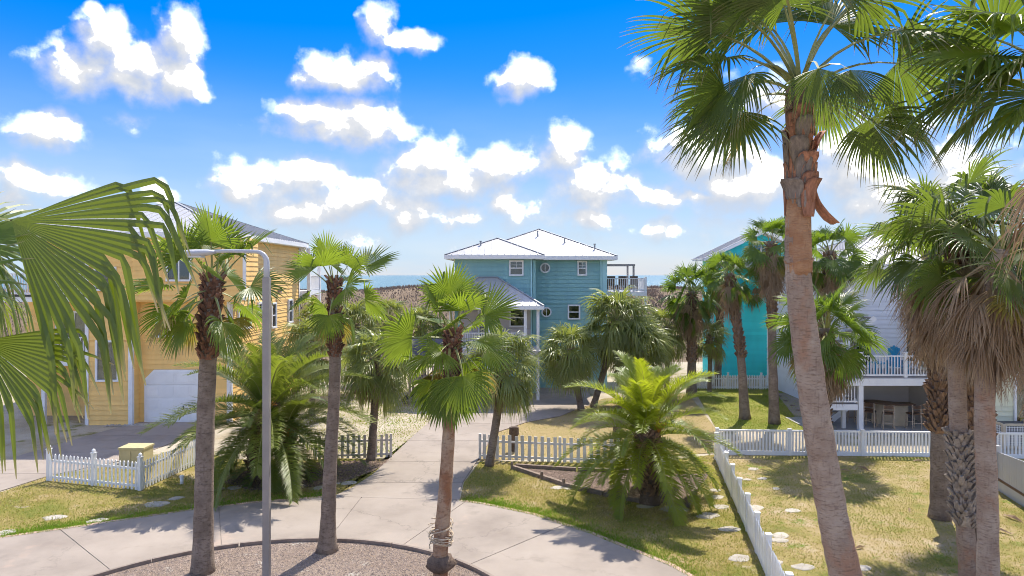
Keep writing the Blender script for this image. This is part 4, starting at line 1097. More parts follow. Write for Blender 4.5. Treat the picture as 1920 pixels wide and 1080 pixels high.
# ------------------------------------------------------------------ building helpers
BOARD = {}
def board_mesh(mat):
    if mat not in BOARD:
        v = [(0, 0, 0), (1, 0, 0), (1, -0.034, 0), (0, -0.034, 0), (0, 0, 1), (1, 0, 1), (1, -0.006, 1), (0, -0.006, 1)]
        f = [(0, 3, 2, 1), (4, 5, 6, 7), (3, 7, 6, 2), (0, 1, 5, 4), (0, 4, 7, 3), (1, 2, 6, 5)]
        BOARD[mat] = mesh('board', v, [tuple(reversed(q)) for q in f], mat)
    return BOARD[mat]

def wall(parent, a, b, z0, z1, mat, openings=(), step=0.23, thick=0.15, gable=None, label=None, name='wall'):
    """wall slab from a to b (outside on the right-hand side walking a->b), lapped boards as children.
    openings are (u0, u1, v0, v1) in metres along the wall and above z=0."""
    a, b = Vector((a[0], a[1], 0)), Vector((b[0], b[1], 0))
    L = (b - a).length; d = (b - a) / L; nrm = Vector((d.y, -d.x, 0))
    mb = MB()
    q = [a, b, b - nrm * thick, a - nrm * thick]
    if gable:
        apex_u, apex_z = gable
        poly = [a + Vector((0, 0, z0)), b + Vector((0, 0, z0)), b + Vector((0, 0, z1)), a + d * apex_u + Vector((0, 0, apex_z)), a + Vector((0, 0, z1))]
        mb.slab(poly, -nrm * thick)
    else:
        mb.prism([(p.x, p.y) for p in q], z0, z1)
    o = add(name, mb.mesh(name, mat), parent, world_space=True)
    if label: o['label'] = label
    top = gable[1] if gable else z1
    cuts = sorted(set([z0 + i * step for i in range(int((top - z0) / step) + 1)] + [top] + [v for op in openings for v in op[2:4] if z0 < v < top]))
    ang = math.atan2(d.y, d.x)
    me = board_mesh(mat)
    merged = [cuts[0]]
    for c_ in cuts[1:]:
        if c_ - merged[-1] > 0.03: merged.append(c_)
    for v0, v1 in zip(merged[:-1], merged[1:]):
        u_lo, u_hi = 0.0, L
        if gable and v1 > z1:
            t_ = (v1 - z1) / (gable[1] - z1); u_lo = gable[0] * t_; u_hi = L - (L - gable[0]) * t_
            if u_hi - u_lo < 0.1: continue
        segs = [(u_lo, u_hi)]
        for (o0, o1, w0, w1) in openings:
            if v0 < w1 - 0.02 and v1 > w0 + 0.02:
                ns = []
                for s0, s1 in segs:
                    if o1 <= s0 or o0 >= s1: ns.append((s0, s1)); continue
                    if o0 > s0: ns.append((s0, o0))
                    if o1 < s1: ns.append((o1, s1))
                segs = ns
        for s0, s1 in segs:
            if s1 - s0 < 0.04: continue
            p = a + d * s0 + Vector((0, 0, v0)) + nrm * 0.001
            add('board', me, o, p, (0, 0, ang), (s1 - s0, 1, v1 - v0 - 0.004))
    return o

def window(parent, a, b, u, v, w_, h, mat='white_paint', style='double', fr_=0.09, blind=0.0, name='window', label=None):
    """window unit on the wall a->b, centred at u along it and v above ground"""
    a, b = Vector((a[0], a[1], 0)), Vector((b[0], b[1], 0)); d = (b - a).normalized(); nrm = Vector((d.y, -d.x, 0))
    ang = math.atan2(d.y, d.x)
    c = a + d * u + Vector((0, 0, v))
    T = Matrix.Translation(c) @ Matrix.Rotation(ang, 4, 'Z')
    def put(nm, mb, mat_, par):
        me = mb.mesh(nm, mat_); me.transform(T)
        return add(nm, me, par, world_space=(par is parent))
    X, Z = w_ / 2, h / 2; y0, y1 = -0.105, 0.02
    mb = MB().box(-X - fr_, X + fr_, y0, y1, Z, Z + fr_).box(-X - fr_, X + fr_, y0 - 0.02, y1, -Z - fr_, -Z).box(-X - fr_, -X, y0, y1, -Z, Z).box(X, X + fr_, y0, y1, -Z, Z)
    fo = put(name, mb, mat, parent)
    if label: fo['label'] = label
    put('pane', MB().box(-X, X, -0.050, -0.044, -Z, Z), 'glass', fo)
    put('dark_backing', MB().box(-X, X, -0.004, 0.01, -Z, Z), 'room_shade', fo)  # flat sheet on the wall, its dark colour stands in for room shade
    if blind: put('blind', MB().box(-X, X, -0.020, -0.014, Z - 2 * Z * blind, Z), 'blind', fo)
    if style == 'double': put('meeting_rail', MB().box(-X, X, -0.068, -0.03, -0.03, 0.03), mat, fo)
    if style == 'slider': put('mullion', MB().box(-0.03, 0.03, -0.068, -0.03, -Z, Z), mat, fo)
    if style == 'grid':
        for gx in (-X / 3, X / 3): put('muntin', MB().box(gx - .012, gx + .012, -0.068, -0.03, -Z, Z), mat, fo)
        for gz in np.linspace(-Z, Z, 6)[1:-1]: put('muntin', MB().box(-X, X, -0.066, -0.032, gz - .012, gz + .012), mat, fo)
    if style == 'lite4':
        put('meeting_rail', MB().box(-X, X, -0.068, -0.03, -0.03, 0.03), mat, fo)
        put('muntin', MB().box(-.012, .012, -0.066, -0.032, 0.03, Z), mat, fo)
        put('muntin', MB().box(-X, X, -0.064, -0.034, Z / 2 - .012, Z / 2 + .012), mat, fo)
    return fo

def round_window(parent, x, y, z, r_):
    mb = MB(); n = 24
    for k in range(n):
        a0, a1 = 2 * math.pi * k / n, 2 * math.pi * (k + 1) / n
        b = len(mb.v)
        for q, yy in ((r_, y), (r_ + 0.085, y), (r_ + 0.085, y - 0.08), (r_, y - 0.08)):
            for a in (a0, a1): mb.v.append((x + math.cos(a) * q, yy, z + math.sin(a) * q))
        mb.f += [(b + 2, b + 3, b + 5, b + 4), (b + 4, b + 5, b + 7, b + 6), (b + 6, b + 7, b + 1, b)]
    fo = add('round_window', mb.mesh('round_window', 'white_paint'), parent, world_space=True)
    for nm, yy, mat in (('pane', -0.045, 'glass'), ('dark_backing', -0.036, 'room_shade')):  # dark disc behind the pane paints in the unlit room
        add(nm, mesh(nm, [(x + math.cos(2 * math.pi * k / n) * r_, y + yy, z + math.sin(2 * math.pi * k / n) * r_) for k in range(n)], [tuple(range(n))], mat), fo)
    add('muntin', MB().box(x - .015, x + .015, y - .065, y - .03, z - r_, z + r_).mesh('muntin', 'white_paint'), fo)

def roof_plane(parent, poly, eave_dir, panel=0.42, mat='roof_metal', thick=0.035):
    """standing-seam roof face: poly is coplanar (3D); the sheet panels run up the slope"""
    P = [Vector(p) for p in poly]
    nrm = (P[1] - P[0]).cross(P[2] - P[0]).normalized()
    if nrm.z < 0: nrm = -nrm
    u = Vector(eave_dir).normalized(); v = nrm.cross(u).normalized()
    o0 = P[0]
    q = [((p - o0).dot(u), (p - o0).dot(v)) for p in P]
    if area(q) < 0: q = q[::-1]
    u0, u1 = min(x for x, _ in q), max(x for x, _ in q)
    n = max(1, round((u1 - u0) / panel)); st = (u1 - u0) / n
    for i in range(n):
        a, b = u0 + i * st, u0 + (i + 1) * st
        c_ = clip(clip(q, (a + .006, 0), (-1, 0)), (b - .006, 0), (1, 0))
        if len(c_) < 3 or abs(area(c_)) < 0.01: continue
        c3 = [o0 + u * x + v * y for x, y in c_]
        mb = MB().slab(c3, nrm * thick)
        add('panel', mb.mesh('panel', mat), parent)
        if i:
            ys_ = [y for x, y in clip(clip(q, (a - .02, 0), (-1, 0)), (a + .02, 0), (1, 0))]
            if len(ys_) > 2 and max(ys_) - min(ys_) > 0.15:
                s0 = o0 + u * a + v * (min(ys_) + .01) + nrm * (thick + .012); s1 = o0 + u * a + v * (max(ys_) - .03) + nrm * (thick + .012)
                add('seam', MB().bar(s0, s1, 0.028, 0.034).mesh('seam', 'roof_seam'), parent)

def hip_roof(parent, x0, x1, y0, y1, z, apex0, apex1, name='roof', panel=0.42, fascia=0.22, soffit='white_paint', faces='FLRB'):
    """hip roof over a rectangle; apex0/apex1 are the ridge ends (equal for a pyramid)"""
    A = [Vector((x0, y0, z)), Vector((x1, y0, z)), Vector((x1, y1, z)), Vector((x0, y1, z))]
    r0, r1 = Vector(apex0), Vector(apex1)
    mb = MB().box(x0, x1, y0, y1, z - fascia, z - 0.004)
    ro = add(name, mb.mesh(name, soffit), parent, world_space=True)
    same = (r0 - r1).length < 0.05
    alongx = abs(r1.x - r0.x) > abs(r1.y - r0.y)
    if same: fc = {'F': [A[0], A[1], r0], 'R': [A[1], A[2], r0], 'B': [A[2], A[3], r0], 'L': [A[3], A[0], r0]}
    elif alongx: fc = {'F': [A[0], A[1], r1, r0], 'R': [A[1], A[2], r1], 'B': [A[2], A[3], r0, r1], 'L': [A[3], A[0], r0]}
    else: fc = {'F': [A[0], A[1], r0], 'R': [A[1], A[2], r1, r0], 'B': [A[2], A[3], r1], 'L': [A[3], A[0], r0, r1]}
    ed = {'F': (1, 0, 0), 'R': (0, 1, 0), 'B': (-1, 0, 0), 'L': (0, -1, 0)}
    for k in faces: roof_plane(ro, fc[k], ed[k], panel)
    cm = MB()
    lines = [(A[0], r0), (A[1], r0 if (same or not alongx) else r1), (A[2], r1), (A[3], r1 if (not same and not alongx) else r0)]
    for p, q in lines: cm.bar(p + Vector((0, 0, .06)), q + Vector((0, 0, .06)), 0.14, 0.03)
    if not same: cm.bar(r0 + Vector((0, 0, .06)), r1 + Vector((0, 0, .06)), 0.14, 0.03)
    add('ridge_cap', cm.mesh('ridge_cap', 'roof_edge'), ro)
    ft_ = MB()
    t_ = 0.035
    ft_.box(x0 - t_, x1 + t_, y0 - t_, y0 - .002, z - fascia + .02, z + .02).box(x1 + .002, x1 + t_, y0, y1, z - fascia + .02, z + .02).box(x0 - t_, x0 - .002, y0, y1, z - fascia + .02, z + .02)
    add('gutter', ft_.mesh('gutter', 'white_paint'), ro)
    return ro

BAL = mesh('baluster', *[(lambda m_: m_.v)(MB().box(-.019, .019, -.019, .019, 0, 1)), MB().box(-.019, .019, -.019, .019, 0, 1).f], 'white_paint')
def railing(parent, a, b, z, h=1.0, gap=0.125, mat='white_paint', name='railing'):
    """top and bottom rail (one part) with balusters as children; posts at both ends"""
    a, b = Vector((a[0], a[1], z)), Vector((b[0], b[1], z)); d = (b - a); L = d.length; d.normalize()
    mb = MB().bar(a + Vector((0, 0, h - .03)), b + Vector((0, 0, h - .03)), 0.09, 0.05)
    o = add(name, mb.mesh(name, mat), parent, world_space=True)
    add('bottom_rail', MB().bar(a + Vector((0, 0, .1)), b + Vector((0, 0, .1)), 0.05, 0.07).mesh('bottom_rail', mat), o)
    n = int(L / gap)
    for i in range(1, n):
        p = a + d * (L * i / n) + Vector((0, 0, .13))
        add('baluster', BAL, o, p, (0, 0, math.atan2(d.y, d.x)), (1, 1, h - 0.185))
    return o
def post(parent, x, y, z0, z1, w_=0.14, mat='white_paint', name='post', cap=False):
    mb = MB().box(x - w_ / 2, x + w_ / 2, y - w_ / 2, y + w_ / 2, z0, z1)
    if cap: mb.box(x - w_ * .64, x + w_ * .64, y - w_ * .64, y + w_ * .64, z1, z1 + .04)
    return add(name, mb.mesh(name, mat), parent, world_space=True)
def trim(parent, x0, x1, y0, y1, z0, z1, mat='white_paint', name='corner_trim'):
    return add(name, MB().box(x0, x1, y0, y1, z0, z1).mesh(name, mat), parent, world_space=True)

# ------------------------------------------------------------------ yellow house
yh = thing('house', 'three storey yellow house with white trim and arched white garage door', 'house', (-16.5, 33, 0))
YS = 'yellow_siding'
XL, XR = -19.86, -13.4
XM = (248 - 960) / F * 32.4               # corner between the projecting left bay and the garage bay
a, b = (XL, 32.4), (XM, 32.4)
wl = [(-18.98, 6.83, 0.85, 0.95), (-18.88, 3.0, 0.92, 1.75)]
fr_ = 0.09
wall(yh, a, b, 0, 8.75, YS, [(x - XL - w_ / 2 - fr_, x - XL + w_ / 2 + fr_, v - h / 2 - fr_, v + h / 2 + fr_) for x, v, w_, h in wl])
for x, v, w_, h in wl: window(yh, a, b, x - XL, v, w_, h, style='none')
wall(yh, (XM, 32.4), (XM, 33.0), 0, 5.83, YS)
a, b = (XM, 33.0), (XR, 33.0)
gx0, gx1 = (275 - 960) / F * 33, (385 - 960) / F * 33
gw = (-16.3, 4.68, 1.05, 1.10)
wall(yh, a, b, 0, 5.83, YS, [(gx0 - XM - .1, gx1 - XM + .1, 0, 2.52), (gw[0] - XM - gw[2] / 2 - fr_, gw[0] - XM + gw[2] / 2 + fr_, gw[1] - gw[3] / 2 - fr_, gw[1] + gw[3] / 2 + fr_)])
window(yh, a, b, gw[0] - XM, gw[1], gw[2], gw[3], style='slider', blind=0.0)
XB = -12.44                                 # third floor bump-out
wall(yh, (XM + .002, 32.4), (XB, 32.4), 5.83, 8.75, YS, [(1.6, 2.8, 6.7, 8.1)])
window(yh, (XM, 32.4), (XB, 32.4), 2.2, 7.4, 1.0, 1.2, style='slider')
wall(yh, (XB, 32.4), (XB, 33.9), 5.83, 8.75, YS, name='wall')
add('soffit', MB().box(XM + .01, XB - .01, 32.42, 33.88, 5.76, 5.83).mesh('soffit', YS), yh, world_space=True)
a, b = (XR, 33.0), (XR, 43.6)
ws = [(34.6, 4.85, 1.5, 0.92, 'slider'), (37.0, 5.28, 1.0, 0.42, 'slider'), (38.85, 4.75, 0.6, 1.25, 'double'), (41.75, 4.85, 0.65, 1.25, 'double')]
wall(yh, a, b, 0, 8.75, YS, [(y - 33 - w_ / 2 - fr_, y - 33 + w_ / 2 + fr_, v - h / 2 - fr_, v + h / 2 + fr_) for y, v, w_, h, s_ in ws])
for y, v, w_, h, s_ in ws: window(yh, a, b, y - 33, v, w_, h, style=s_, blind=0.3)
wall(yh, (-24.2, 34.6), (XL, 34.6), 0, 8.75, YS)
wall(yh, (XL, 34.6), (XL, 32.4), 0, 8.75, YS, name='wall')
trim(yh, XM - 0.16, XM + 0.03, 32.335, 32.366, 0, 5.85)
trim(yh, XM + 0.002, XM + 0.035, 32.37, 32.5, 0, 5.82)
trim(yh, XR - 0.15, XR + 0.03, 32.93, 32.966, 0, 5.75)
trim(yh, XR + .036, XR + 0.066, 32.97, 33.12, 0, 5.75)
trim(yh, XB - 0.12, XB + 0.03, 32.335, 32.366, 5.83, 8.72)
trim(yh, XR + .036, XR + .066, 43.45, 43.62, 0, 8.72)
trim(yh, XL - .03, XL + 0.1, 32.335, 32.366, 0, 8.72)
hip_roof(yh, -24.8, -12.95, 31.95, 44.1, 8.95, (-18.4, 38.0, 10.95), (-18.4, 38.0, 10.95), faces='FRL')
# garage door with clipped corners: surround, then four rows of raised panels
gz = 2.42; ch = 0.42
def chamfer(x0, x1, z1, c_): return [(x0, 0), (x1, 0), (x1, z1 - c_), (x1 - c_, z1), (x0 + c_, z1), (x0, z1 - c_)]
def upright(poly, y0, y1, nm, mat, par, ws_=False):
    mb = MB().slab([Vector((x, y0, z)) for x, z in poly], (0, y1 - y0, 0))
    return add(nm, mb.mesh(nm, mat), par, world_space=ws_)
gd = upright(chamfer(gx0 - .09, gx1 + .09, gz + .09, ch + .04), 32.955, 33.02, 'garage_door', 'white_vinyl', yh, True)
rows = 4; cols = 4
for i in range(rows):
    z0, z1 = gz * i / rows + .008, gz * (i + 1) / rows - .008
    p = clip(clip(chamfer(gx0, gx1, gz, ch), (0, z0), (0, -1)), (0, z1), (0, 1))
    sec = upright(p, 32.93, 32.957, 'door_section', 'white_vinyl', gd)
    cw = (gx1 - gx0) / cols
    for k in range(cols):
        if i == rows - 1 and k in (0, cols - 1): continue
        x0 = gx0 + cw * k + .08
        add('raised_panel', MB().box(x0, x0 + cw - .16, 32.918, 32.932, z0 + .1, z1 - .1).mesh('raised_panel', 'white_vinyl'), gd)
add('handle', MB().box(-15.62, -15.58, 32.88, 32.93, 0.62, 0.80).mesh('handle', 'black_iron'), gd)
# front balconies in the recess and the back porch
for z in (6.05, 3.05):
    add('balcony_floor', MB().box(-24.1, XL - .01, 32.5, 34.58, z - 0.30, z).mesh('balcony_floor', 'white_paint'), yh, world_space=True)
    add('balcony_edge', MB().box(-24.12, XL - .012, 32.46, 32.498, z - 0.06, z + .02).mesh('balcony_edge', 'black_iron'), yh, world_space=True)
    railing(yh, (-24.0, 32.6), (-22.0, 32.6), z, 1.05); railing(yh, (-22.0, 32.6), (XL - .16, 32.6), z, 1.05)
    window(yh, (-24.2, 34.6), (XL, 34.6), 2.4, z + 1.05, 1.7, 2.05, style='slider', name='glass_door')
    post(yh, -22.0, 32.6, z, z + (2.7 if z > 5 else 2.69), 0.16)
    post(yh, XL - .1, 32.6, z, z + (2.7 if z > 5 else 2.69), 0.16)
post(yh, XL - .1, 32.6, 0, 2.75, 0.16); post(yh, -22.0, 32.6, 0, 2.75, 0.16)
for z in (6.0, 3.1):
    add('porch_floor', MB().box(-19, -12.75, 43.65, 46.2, z - 0.28, z).mesh('porch_floor', 'white_paint'), yh, world_space=True)
    railing(yh, (-12.8, 43.75), (-12.8, 46.1), z, 1.0)
post(yh, -12.82, 43.75, 0, 8.7, 0.2); post(yh, -12.82, 46.1, 0, 8.7, 0.2)
add('porch_panel', MB().box(-13.38, -12.95, 43.66, 43.7, 7.0, 8.72).mesh('porch_panel', 'white_paint'), yh, world_space=True)
add('wall_light', MB().box(-13.36, -13.2, 39.6, 39.75, 6.0, 6.25).mesh('wall_light', 'galvanised'), yh, world_space=True)
# white pebbles along the foot of the yellow wall
rubble('gravel', 'white pebbles strewn along the foot of the yellow house wall', 'gravel', [(-18.8, 31.9), (-15.9, 32.2), (-15.9, 32.8), (-18.8, 32.3)], 500, 33, 'stone', 0.03, 0.07, 0.03)

# ------------------------------------------------------------------ teal house
th_ = thing('house', 'teal two block house with white metal hip roofs and round windows', 'house', (1.2, 42, 0))
TS = 'teal_siding'
xa, xb_, xc = -3.37, 1.36, 5.85
ya, yb_ = 41.0, 43.0
a, b = (xa, ya), (xb_, ya)
wx0 = (968 - 960) / F * ya
wall(th_, a, b, 0, 8.0, TS, [(wx0 - xa - .36 - fr_, wx0 - xa + .36 + fr_, 6.98, 8.0 - .02), (0.3, 4.5, 2.9, 5.25)], 0.25)
window(th_, a, b, wx0 - xa, 7.42, 0.68, 0.74, style='lite4', blind=0.0)
wall(th_, (xb_, ya), (xb_, yb_), 0, 8.0, TS, (), 0.25)
a, b = (xb_, yb_), (xc, yb_)
w2 = (1091.5 - 960) / F * yb_; w3 = (1076 - 960) / F * yb_
wall(th_, a, b, 0, 8.0, TS, [(w2 - xb_ - .22 - fr_, w2 - xb_ + .22 + fr_, 6.98, 7.9), (w3 - xb_ - .3 - fr_, w3 - xb_ + .3 + fr_, 4.3, 5.2), (1.55, 3.35, 0, 2.2)], 0.25)
window(th_, a, b, w2 - xb_, 7.43, 0.42, 0.74, style='lite4', blind=0.5)
window(th_, a, b, w3 - xb_, 4.72, 0.6, 0.74, style='double')
round_window(th_, (1022 - 960) / F * yb_, yb_ - .03, 7.45, 0.235)
round_window(th_, (1024.5 - 960) / F * yb_, yb_ - .03, 4.72, 0.235)
wall(th_, (xc, yb_), (xc, 52), 0, 8.0, TS, (), 0.25)
wall(th_, (xa, 52), (xa, ya), 0, 8.0, TS, (), 0.25)
trim(th_, xb_ - .12, xb_ + .035, ya - .07, ya - .034, 0, 7.9, TS); trim(th_, xc - .26, xc + .04, yb_ - .07, yb_ - .034, 0, 7.94, 'aqua_trim')
hip_roof(th_, -3.3, 6.45, 42.5, 52.5, 8.15, (1.85, 47.5, 10.12), (1.85, 47.5, 10.12), faces='FRL')
hip_roof(th_, -3.92, 1.88, 40.45, 46.5, 8.16, (-0.90, 43.3, 9.28), (-0.90, 46.4, 9.28), faces='FRL', panel=0.4)
for x, y, z in ((-1.9, 42.0, 8.75), (1.7, 46.0, 9.62), (3.4, 44.8, 9.1), (5.2, 43.6, 8.65)):
    add('vent_pipe', MB().tube([(x, y, z - .1), (x, y, z + .28)], [.05, .05], 8).tube([(x, y, z + .28), (x, y, z + .33)], [.08, .08], 8).mesh('vent_pipe', 'roof_edge'), th_, world_space=True)
for x_, y_ in ((xc - .34, yb_ - .11), (xb_ - .22, ya - .11)):
    add('downspout', MB().box(x_ - .04, x_ + .04, y_ - .03, y_ + .03, 0.1, 7.95).mesh('downspout', 'aqua_trim'), th_, world_space=True)
# porch
hip_roof(th_, -3.7, 1.75, 38.4, 41.0, 5.28, (-2.0, 40.95, 6.85), (-0.9, 40.95, 6.85), 'porch_roof', 0.4, 0.2, faces='FLR')
add('porch_floor', MB().box(-3.6, 1.6, 38.55, 40.95, 2.55, 2.8).mesh('porch_floor', 'taupe_siding'), th_, world_space=True)
for x in (-3.4, -1.3, 0.74, 1.45): post(th_, x, 38.7, 0, 2.55, 0.16); post(th_, x, 38.7, 2.8, 5.08, 0.16)
railing(th_, (-3.4, 38.7), (-1.3, 38.7), 2.8); railing(th_, (-1.3, 38.7), (0.74, 38.7), 2.8)
wall(th_, (xa + .3, ya - .05), (xb_ - .25, ya - .05), 2.85, 5.2, 'taupe_siding', [(2.9, 3.9, 3.9, 5.1)], 0.25, 0.04)
window(th_, (xa + .3, ya - .05), (xb_ - .25, ya - .05), 3.4, 4.5, 0.8, 0.95, style='double')
window(th_, (xa + .3, ya - .05), (xb_ - .25, ya - .05), 1.6, 3.95, 0.9, 2.0, style='none', name='door')
window(th_, (xb_, yb_), (xc, yb_), 2.02, 1.1, 0.78, 2.0, style='none', name='glass_door'); window(th_, (xb_, yb_), (xc, yb_), 2.9, 1.1, 0.78, 2.0, style='none', name='glass_door')
# deck with a bare pergola frame on the sea side
add('deck_floor', MB().box(6.05, 8.85, 45.5, 49.0, 5.65, 5.92).mesh('deck_floor', 'white_paint'), th_, world_space=True)
railing(th_, (6.1, 45.6), (8.8, 45.6), 5.92, 0.9); railing(th_, (8.8, 45.6), (8.8, 48.9), 5.92, 0.9)
for x, y in ((8.78, 45.6), (8.78, 48.9)): post(th_, x, y, 0, 6.9, 0.14)
for y in (46.2, 48.6): post(th_, 8.1, y, 5.92, 7.62, 0.12, 'galvanised', 'pergola_post')
pg = MB().bar((6.0, 46.2, 7.68), (8.2, 46.2, 7.68), .1, .12).bar((6.0, 48.6, 7.68), (8.2, 48.6, 7.68), .1, .12).bar((8.1, 46.0, 7.68), (8.1, 48.8, 7.68), .1, .1)
add('pergola_beam', pg.mesh('pergola_beam', 'galvanised'), th_, world_space=True)
for k in range(3):
    ch_ = thing('deck_chair', 'dark wooden chair on the sea side deck, %s' % ('nearest the house wall', 'middle of three', 'nearest the outer deck rail')[k], 'chair', (6.6 + k * 0.75, 46.4, 5.92), 'chairs on the sea side deck')
    add('seat', MB().box(-.27, .27, -.25, .25, .38, .44).mesh('seat', 'wood_dark'), ch_)
    add('backrest', MB().box(-.27, .27, -.30, -.25, .44, 1.02).mesh('backrest', 'wood_dark'), ch_)
    for lx in (-.24, .24):
        for ly in (-.22, .22): add('leg', MB().box(lx - .03, lx + .03, ly - .03, ly + .03, 0, .38).mesh('leg', 'wood_dark'), ch_)

# ------------------------------------------------------------------ turquoise house
tq = thing('house', 'bright turquoise gabled house behind the white picket fence', 'house', (16.5, 48, 0))
QS = 'turquoise_siding'
qa, qb = 13.85, 20.6
wall(tq, (qa, 48), (qb, 48), 0, 8.3, QS, (), 0.22, 0.15, (3.37, 9.85))
wall(tq, (qa, 50.3), (qa, 48), 0, 8.3, QS, (), 0.22)
trim(tq, qa - .03, qa + .12, 47.93, 47.964, 0, 8.3, 'aqua_trim')
ro = add('roof', MB().box(qa - 0.7, qb + 0.7, 47.35, 50.6, 8.02, 8.1).mesh('roof', 'white_paint'), tq, world_space=True)
ap = (qa + qb) / 2
for sgn, xe in ((-1, qa - 0.75), (1, qb + 0.75)):
    roof_plane(ro, [Vector((xe, 47.2, 8.12)), Vector((xe, 50.6, 8.12)), Vector((ap, 50.6, 10.1)), Vector((ap, 47.2, 10.1))], (0, 1, 0), 0.45)
    add('barge_board', MB().slab([Vector((xe, 47.16, 7.95)), Vector((xe, 47.16, 8.12)), Vector((ap, 47.16, 10.1)), Vector((ap, 47.16, 9.88))], (0, .04, 0)).mesh('barge_board', 'white_paint'), ro)
pent = add('pent_roof', MB().box(qa - .6, qb + .2, 46.7, 47.95, 8.02 - .5, 8.02 - .4).mesh('pent_roof', 'white_paint'), tq, world_space=True)
roof_plane(pent, [Vector((qa - .6, 46.7, 7.63)), Vector((qb + .2, 46.7, 7.63)), Vector((qb + .2, 47.95, 8.1)), Vector((qa - .6, 47.95, 8.1))], (1, 0, 0), 0.45)
window(tq, (qa, 48), (qb, 48), 3.37, 8.9, 0.9, 0.7, style='slider')
window(tq, (qa, 48), (qb, 48), 5.6, 4.6, 0.9, 1.1, style='double')
# side steps with lattice
st = thing('porch_steps', 'small white railed porch with lattice skirt against the turquoise house', 'porch', (19.0, 45.6, 0))
add('deck_floor', MB().box(-1.1, 1.1, -1.0, 2.2, 0.95, 1.1).mesh('deck_floor', 'white_paint'), st)
lat = MB()
for k in range(-8, 15):
    x0 = -1.1 + k * 0.16
    for sg in (1, -1):
        p0 = Vector((x0, -0.98, 0.05)); p1 = Vector((x0 + 0.8 * sg, -0.98, 0.93))
        pts_ = [(p0, p1)]
        q0, q1 = p0, p1
        def cx(p, q, xl):
            t_ = (xl - p.x) / (q.x - p.x); return p.lerp(q, t_)
        if min(q0.x, q1.x) >= 1.1 or max(q0.x, q1.x) <= -1.1: continue
        if q0.x < -1.1: q0 = cx(p0, p1, -1.1)
        if q1.x < -1.1: q1 = cx(p0, p1, -1.1)
        if q0.x > 1.1: q0 = cx(p0, p1, 1.1)
        if q1.x > 1.1: q1 = cx(p0, p1, 1.1)
        if (q0 - q1).length > .05: lat.bar(q0 + Vector((0, .01 * sg, 0)), q1 + Vector((0, .01 * sg, 0)), 0.012, 0.035)
o = add('lattice', lat.mesh('lattice', 'white_paint'), st)
add('railing', MB().bar((-1.05, -.95, 1.98), (1.05, -.95, 1.98), .08, .05).mesh('railing', 'white_paint'), st)
add('bottom_rail', MB().bar((-1.05, -.95, 1.2), (1.05, -.95, 1.2), .05, .05).mesh('bottom_rail', 'white_paint'), st)
for k in range(17): add('baluster', BAL, st, (-1.05 + k * .131, -.95, 1.2), (0, 0, 0), (1, 1, .77))
for x in (-1.05, 1.05): add('post', MB().box(x - .06, x + .06, -1.0, -.9, 0, 2.1).mesh('post', 'white_paint'), st)

# ------------------------------------------------------------------ pale house with deck
ph = thing('house', 'pale blue grey house with white railed deck over an open patio', 'house', (19, 34, 0))
PS = 'pale_siding'
pa, pb = 16.2, 26.5
pw = [(17.05, 3.75, 1.0, 2.3), (19.75, 3.9, 0.9, 2.2)]
wall(ph, (pa, 34), (pb, 34), 2.42, 7.3, PS, [(x - pa - w_ / 2 - fr_, x - pa + w_ / 2 + fr_, v - h / 2 - fr_, v + h / 2 + fr_) for x, v, w_, h in pw], 0.22)
for x, v, w_, h in pw: window(ph, (pa, 34), (pb, 34), x - pa, v, w_, h, style='grid', blind=0.35, name='glass_door')
wall(ph, (pa, 44), (pa, 34), 0, 7.3, PS, (), 0.22)
wall(ph, (15.7, 34.1), (19.6, 34.1), 0, 2.1, 'taupe_siding', (), 0.22)
wall(ph, (19.45, 33.95), (19.45, 31.2), 0, 2.08, 'taupe_siding', (), 0.22)
hip_roof(ph, pa - .55, pb + .5, 33.3, 45, 7.5, (20.6, 39, 9.35), (22.5, 39, 9.35), faces='FLR')
D0, D1 = 15.45, 19.75
add('deck_floor', MB().box(D0 - 1.4, D1, 30.9, 33.95, 2.34, 2.44).mesh('deck_floor', 'galvanised'), ph, world_space=True)
add('deck_beam', MB().box(D0 - 1.4, D1, 30.84, 30.9, 2.08, 2.40).mesh('deck_beam', 'white_paint'), ph, world_space=True)
for x in (D0 + .1, 17.55): post(ph, x, 30.95, 2.44, 3.52, 0.14, cap=True)
railing(ph, (D0 + .17, 30.95), (17.48, 30.95), 2.44, 0.98); railing(ph, (17.62, 30.95), (D1, 30.95), 2.44, 0.98)
post(ph, D0 + .1, 30.97, 0, 2.08, 0.20); post(ph, D0 - .35, 31.6, 0, 2.08, 0.16); post(ph, 14.0, 30.97, 0, 1.2, 0.24)
add('landing', MB().box(13.9, D0 - .02, 30.95, 32.4, 1.16, 1.26).mesh('landing', 'galvanised'), ph, world_space=True)
add('landing_beam', MB().box(13.9, D0 - .02, 30.90, 30.948, 0.98, 1.24).mesh('landing_beam', 'white_paint'), ph, world_space=True)
railing(ph, (13.95, 30.96), (D0 - .02, 30.96), 1.26, 0.95)
post(ph, 13.9, 30.96, 0, 2.35, 0.14)
for s_, (x0, z0, z1, y) in enumerate(((14.55, 0.0, 1.2, 32.7), (14.4, 2.5, 5.0, 33.2))):
    n = 6 if s_ == 0 else 11
    for yy in (y - .45, y + .45):
        so_ = add('stair_stringer', MB().bar((x0, yy, z0), (x0 + n * .25, yy, z1), 0.06, 0.24).mesh('stair_stringer', 'white_paint'), ph, world_space=True)
    for k in range(n):
        add('tread', MB().box(x0 + k * .25, x0 + k * .25 + .27, y - .44, y + .44, z0 + (k + .8) * (z1 - z0) / n, z0 + (k + .8) * (z1 - z0) / n + .045).mesh('tread', 'galvanised'), so_)
sheet('patio', [(13.4, 30.3), (19.7, 30.3), (19.7, 34.0), (13.4, 34.0)], 0.04, 'patio')
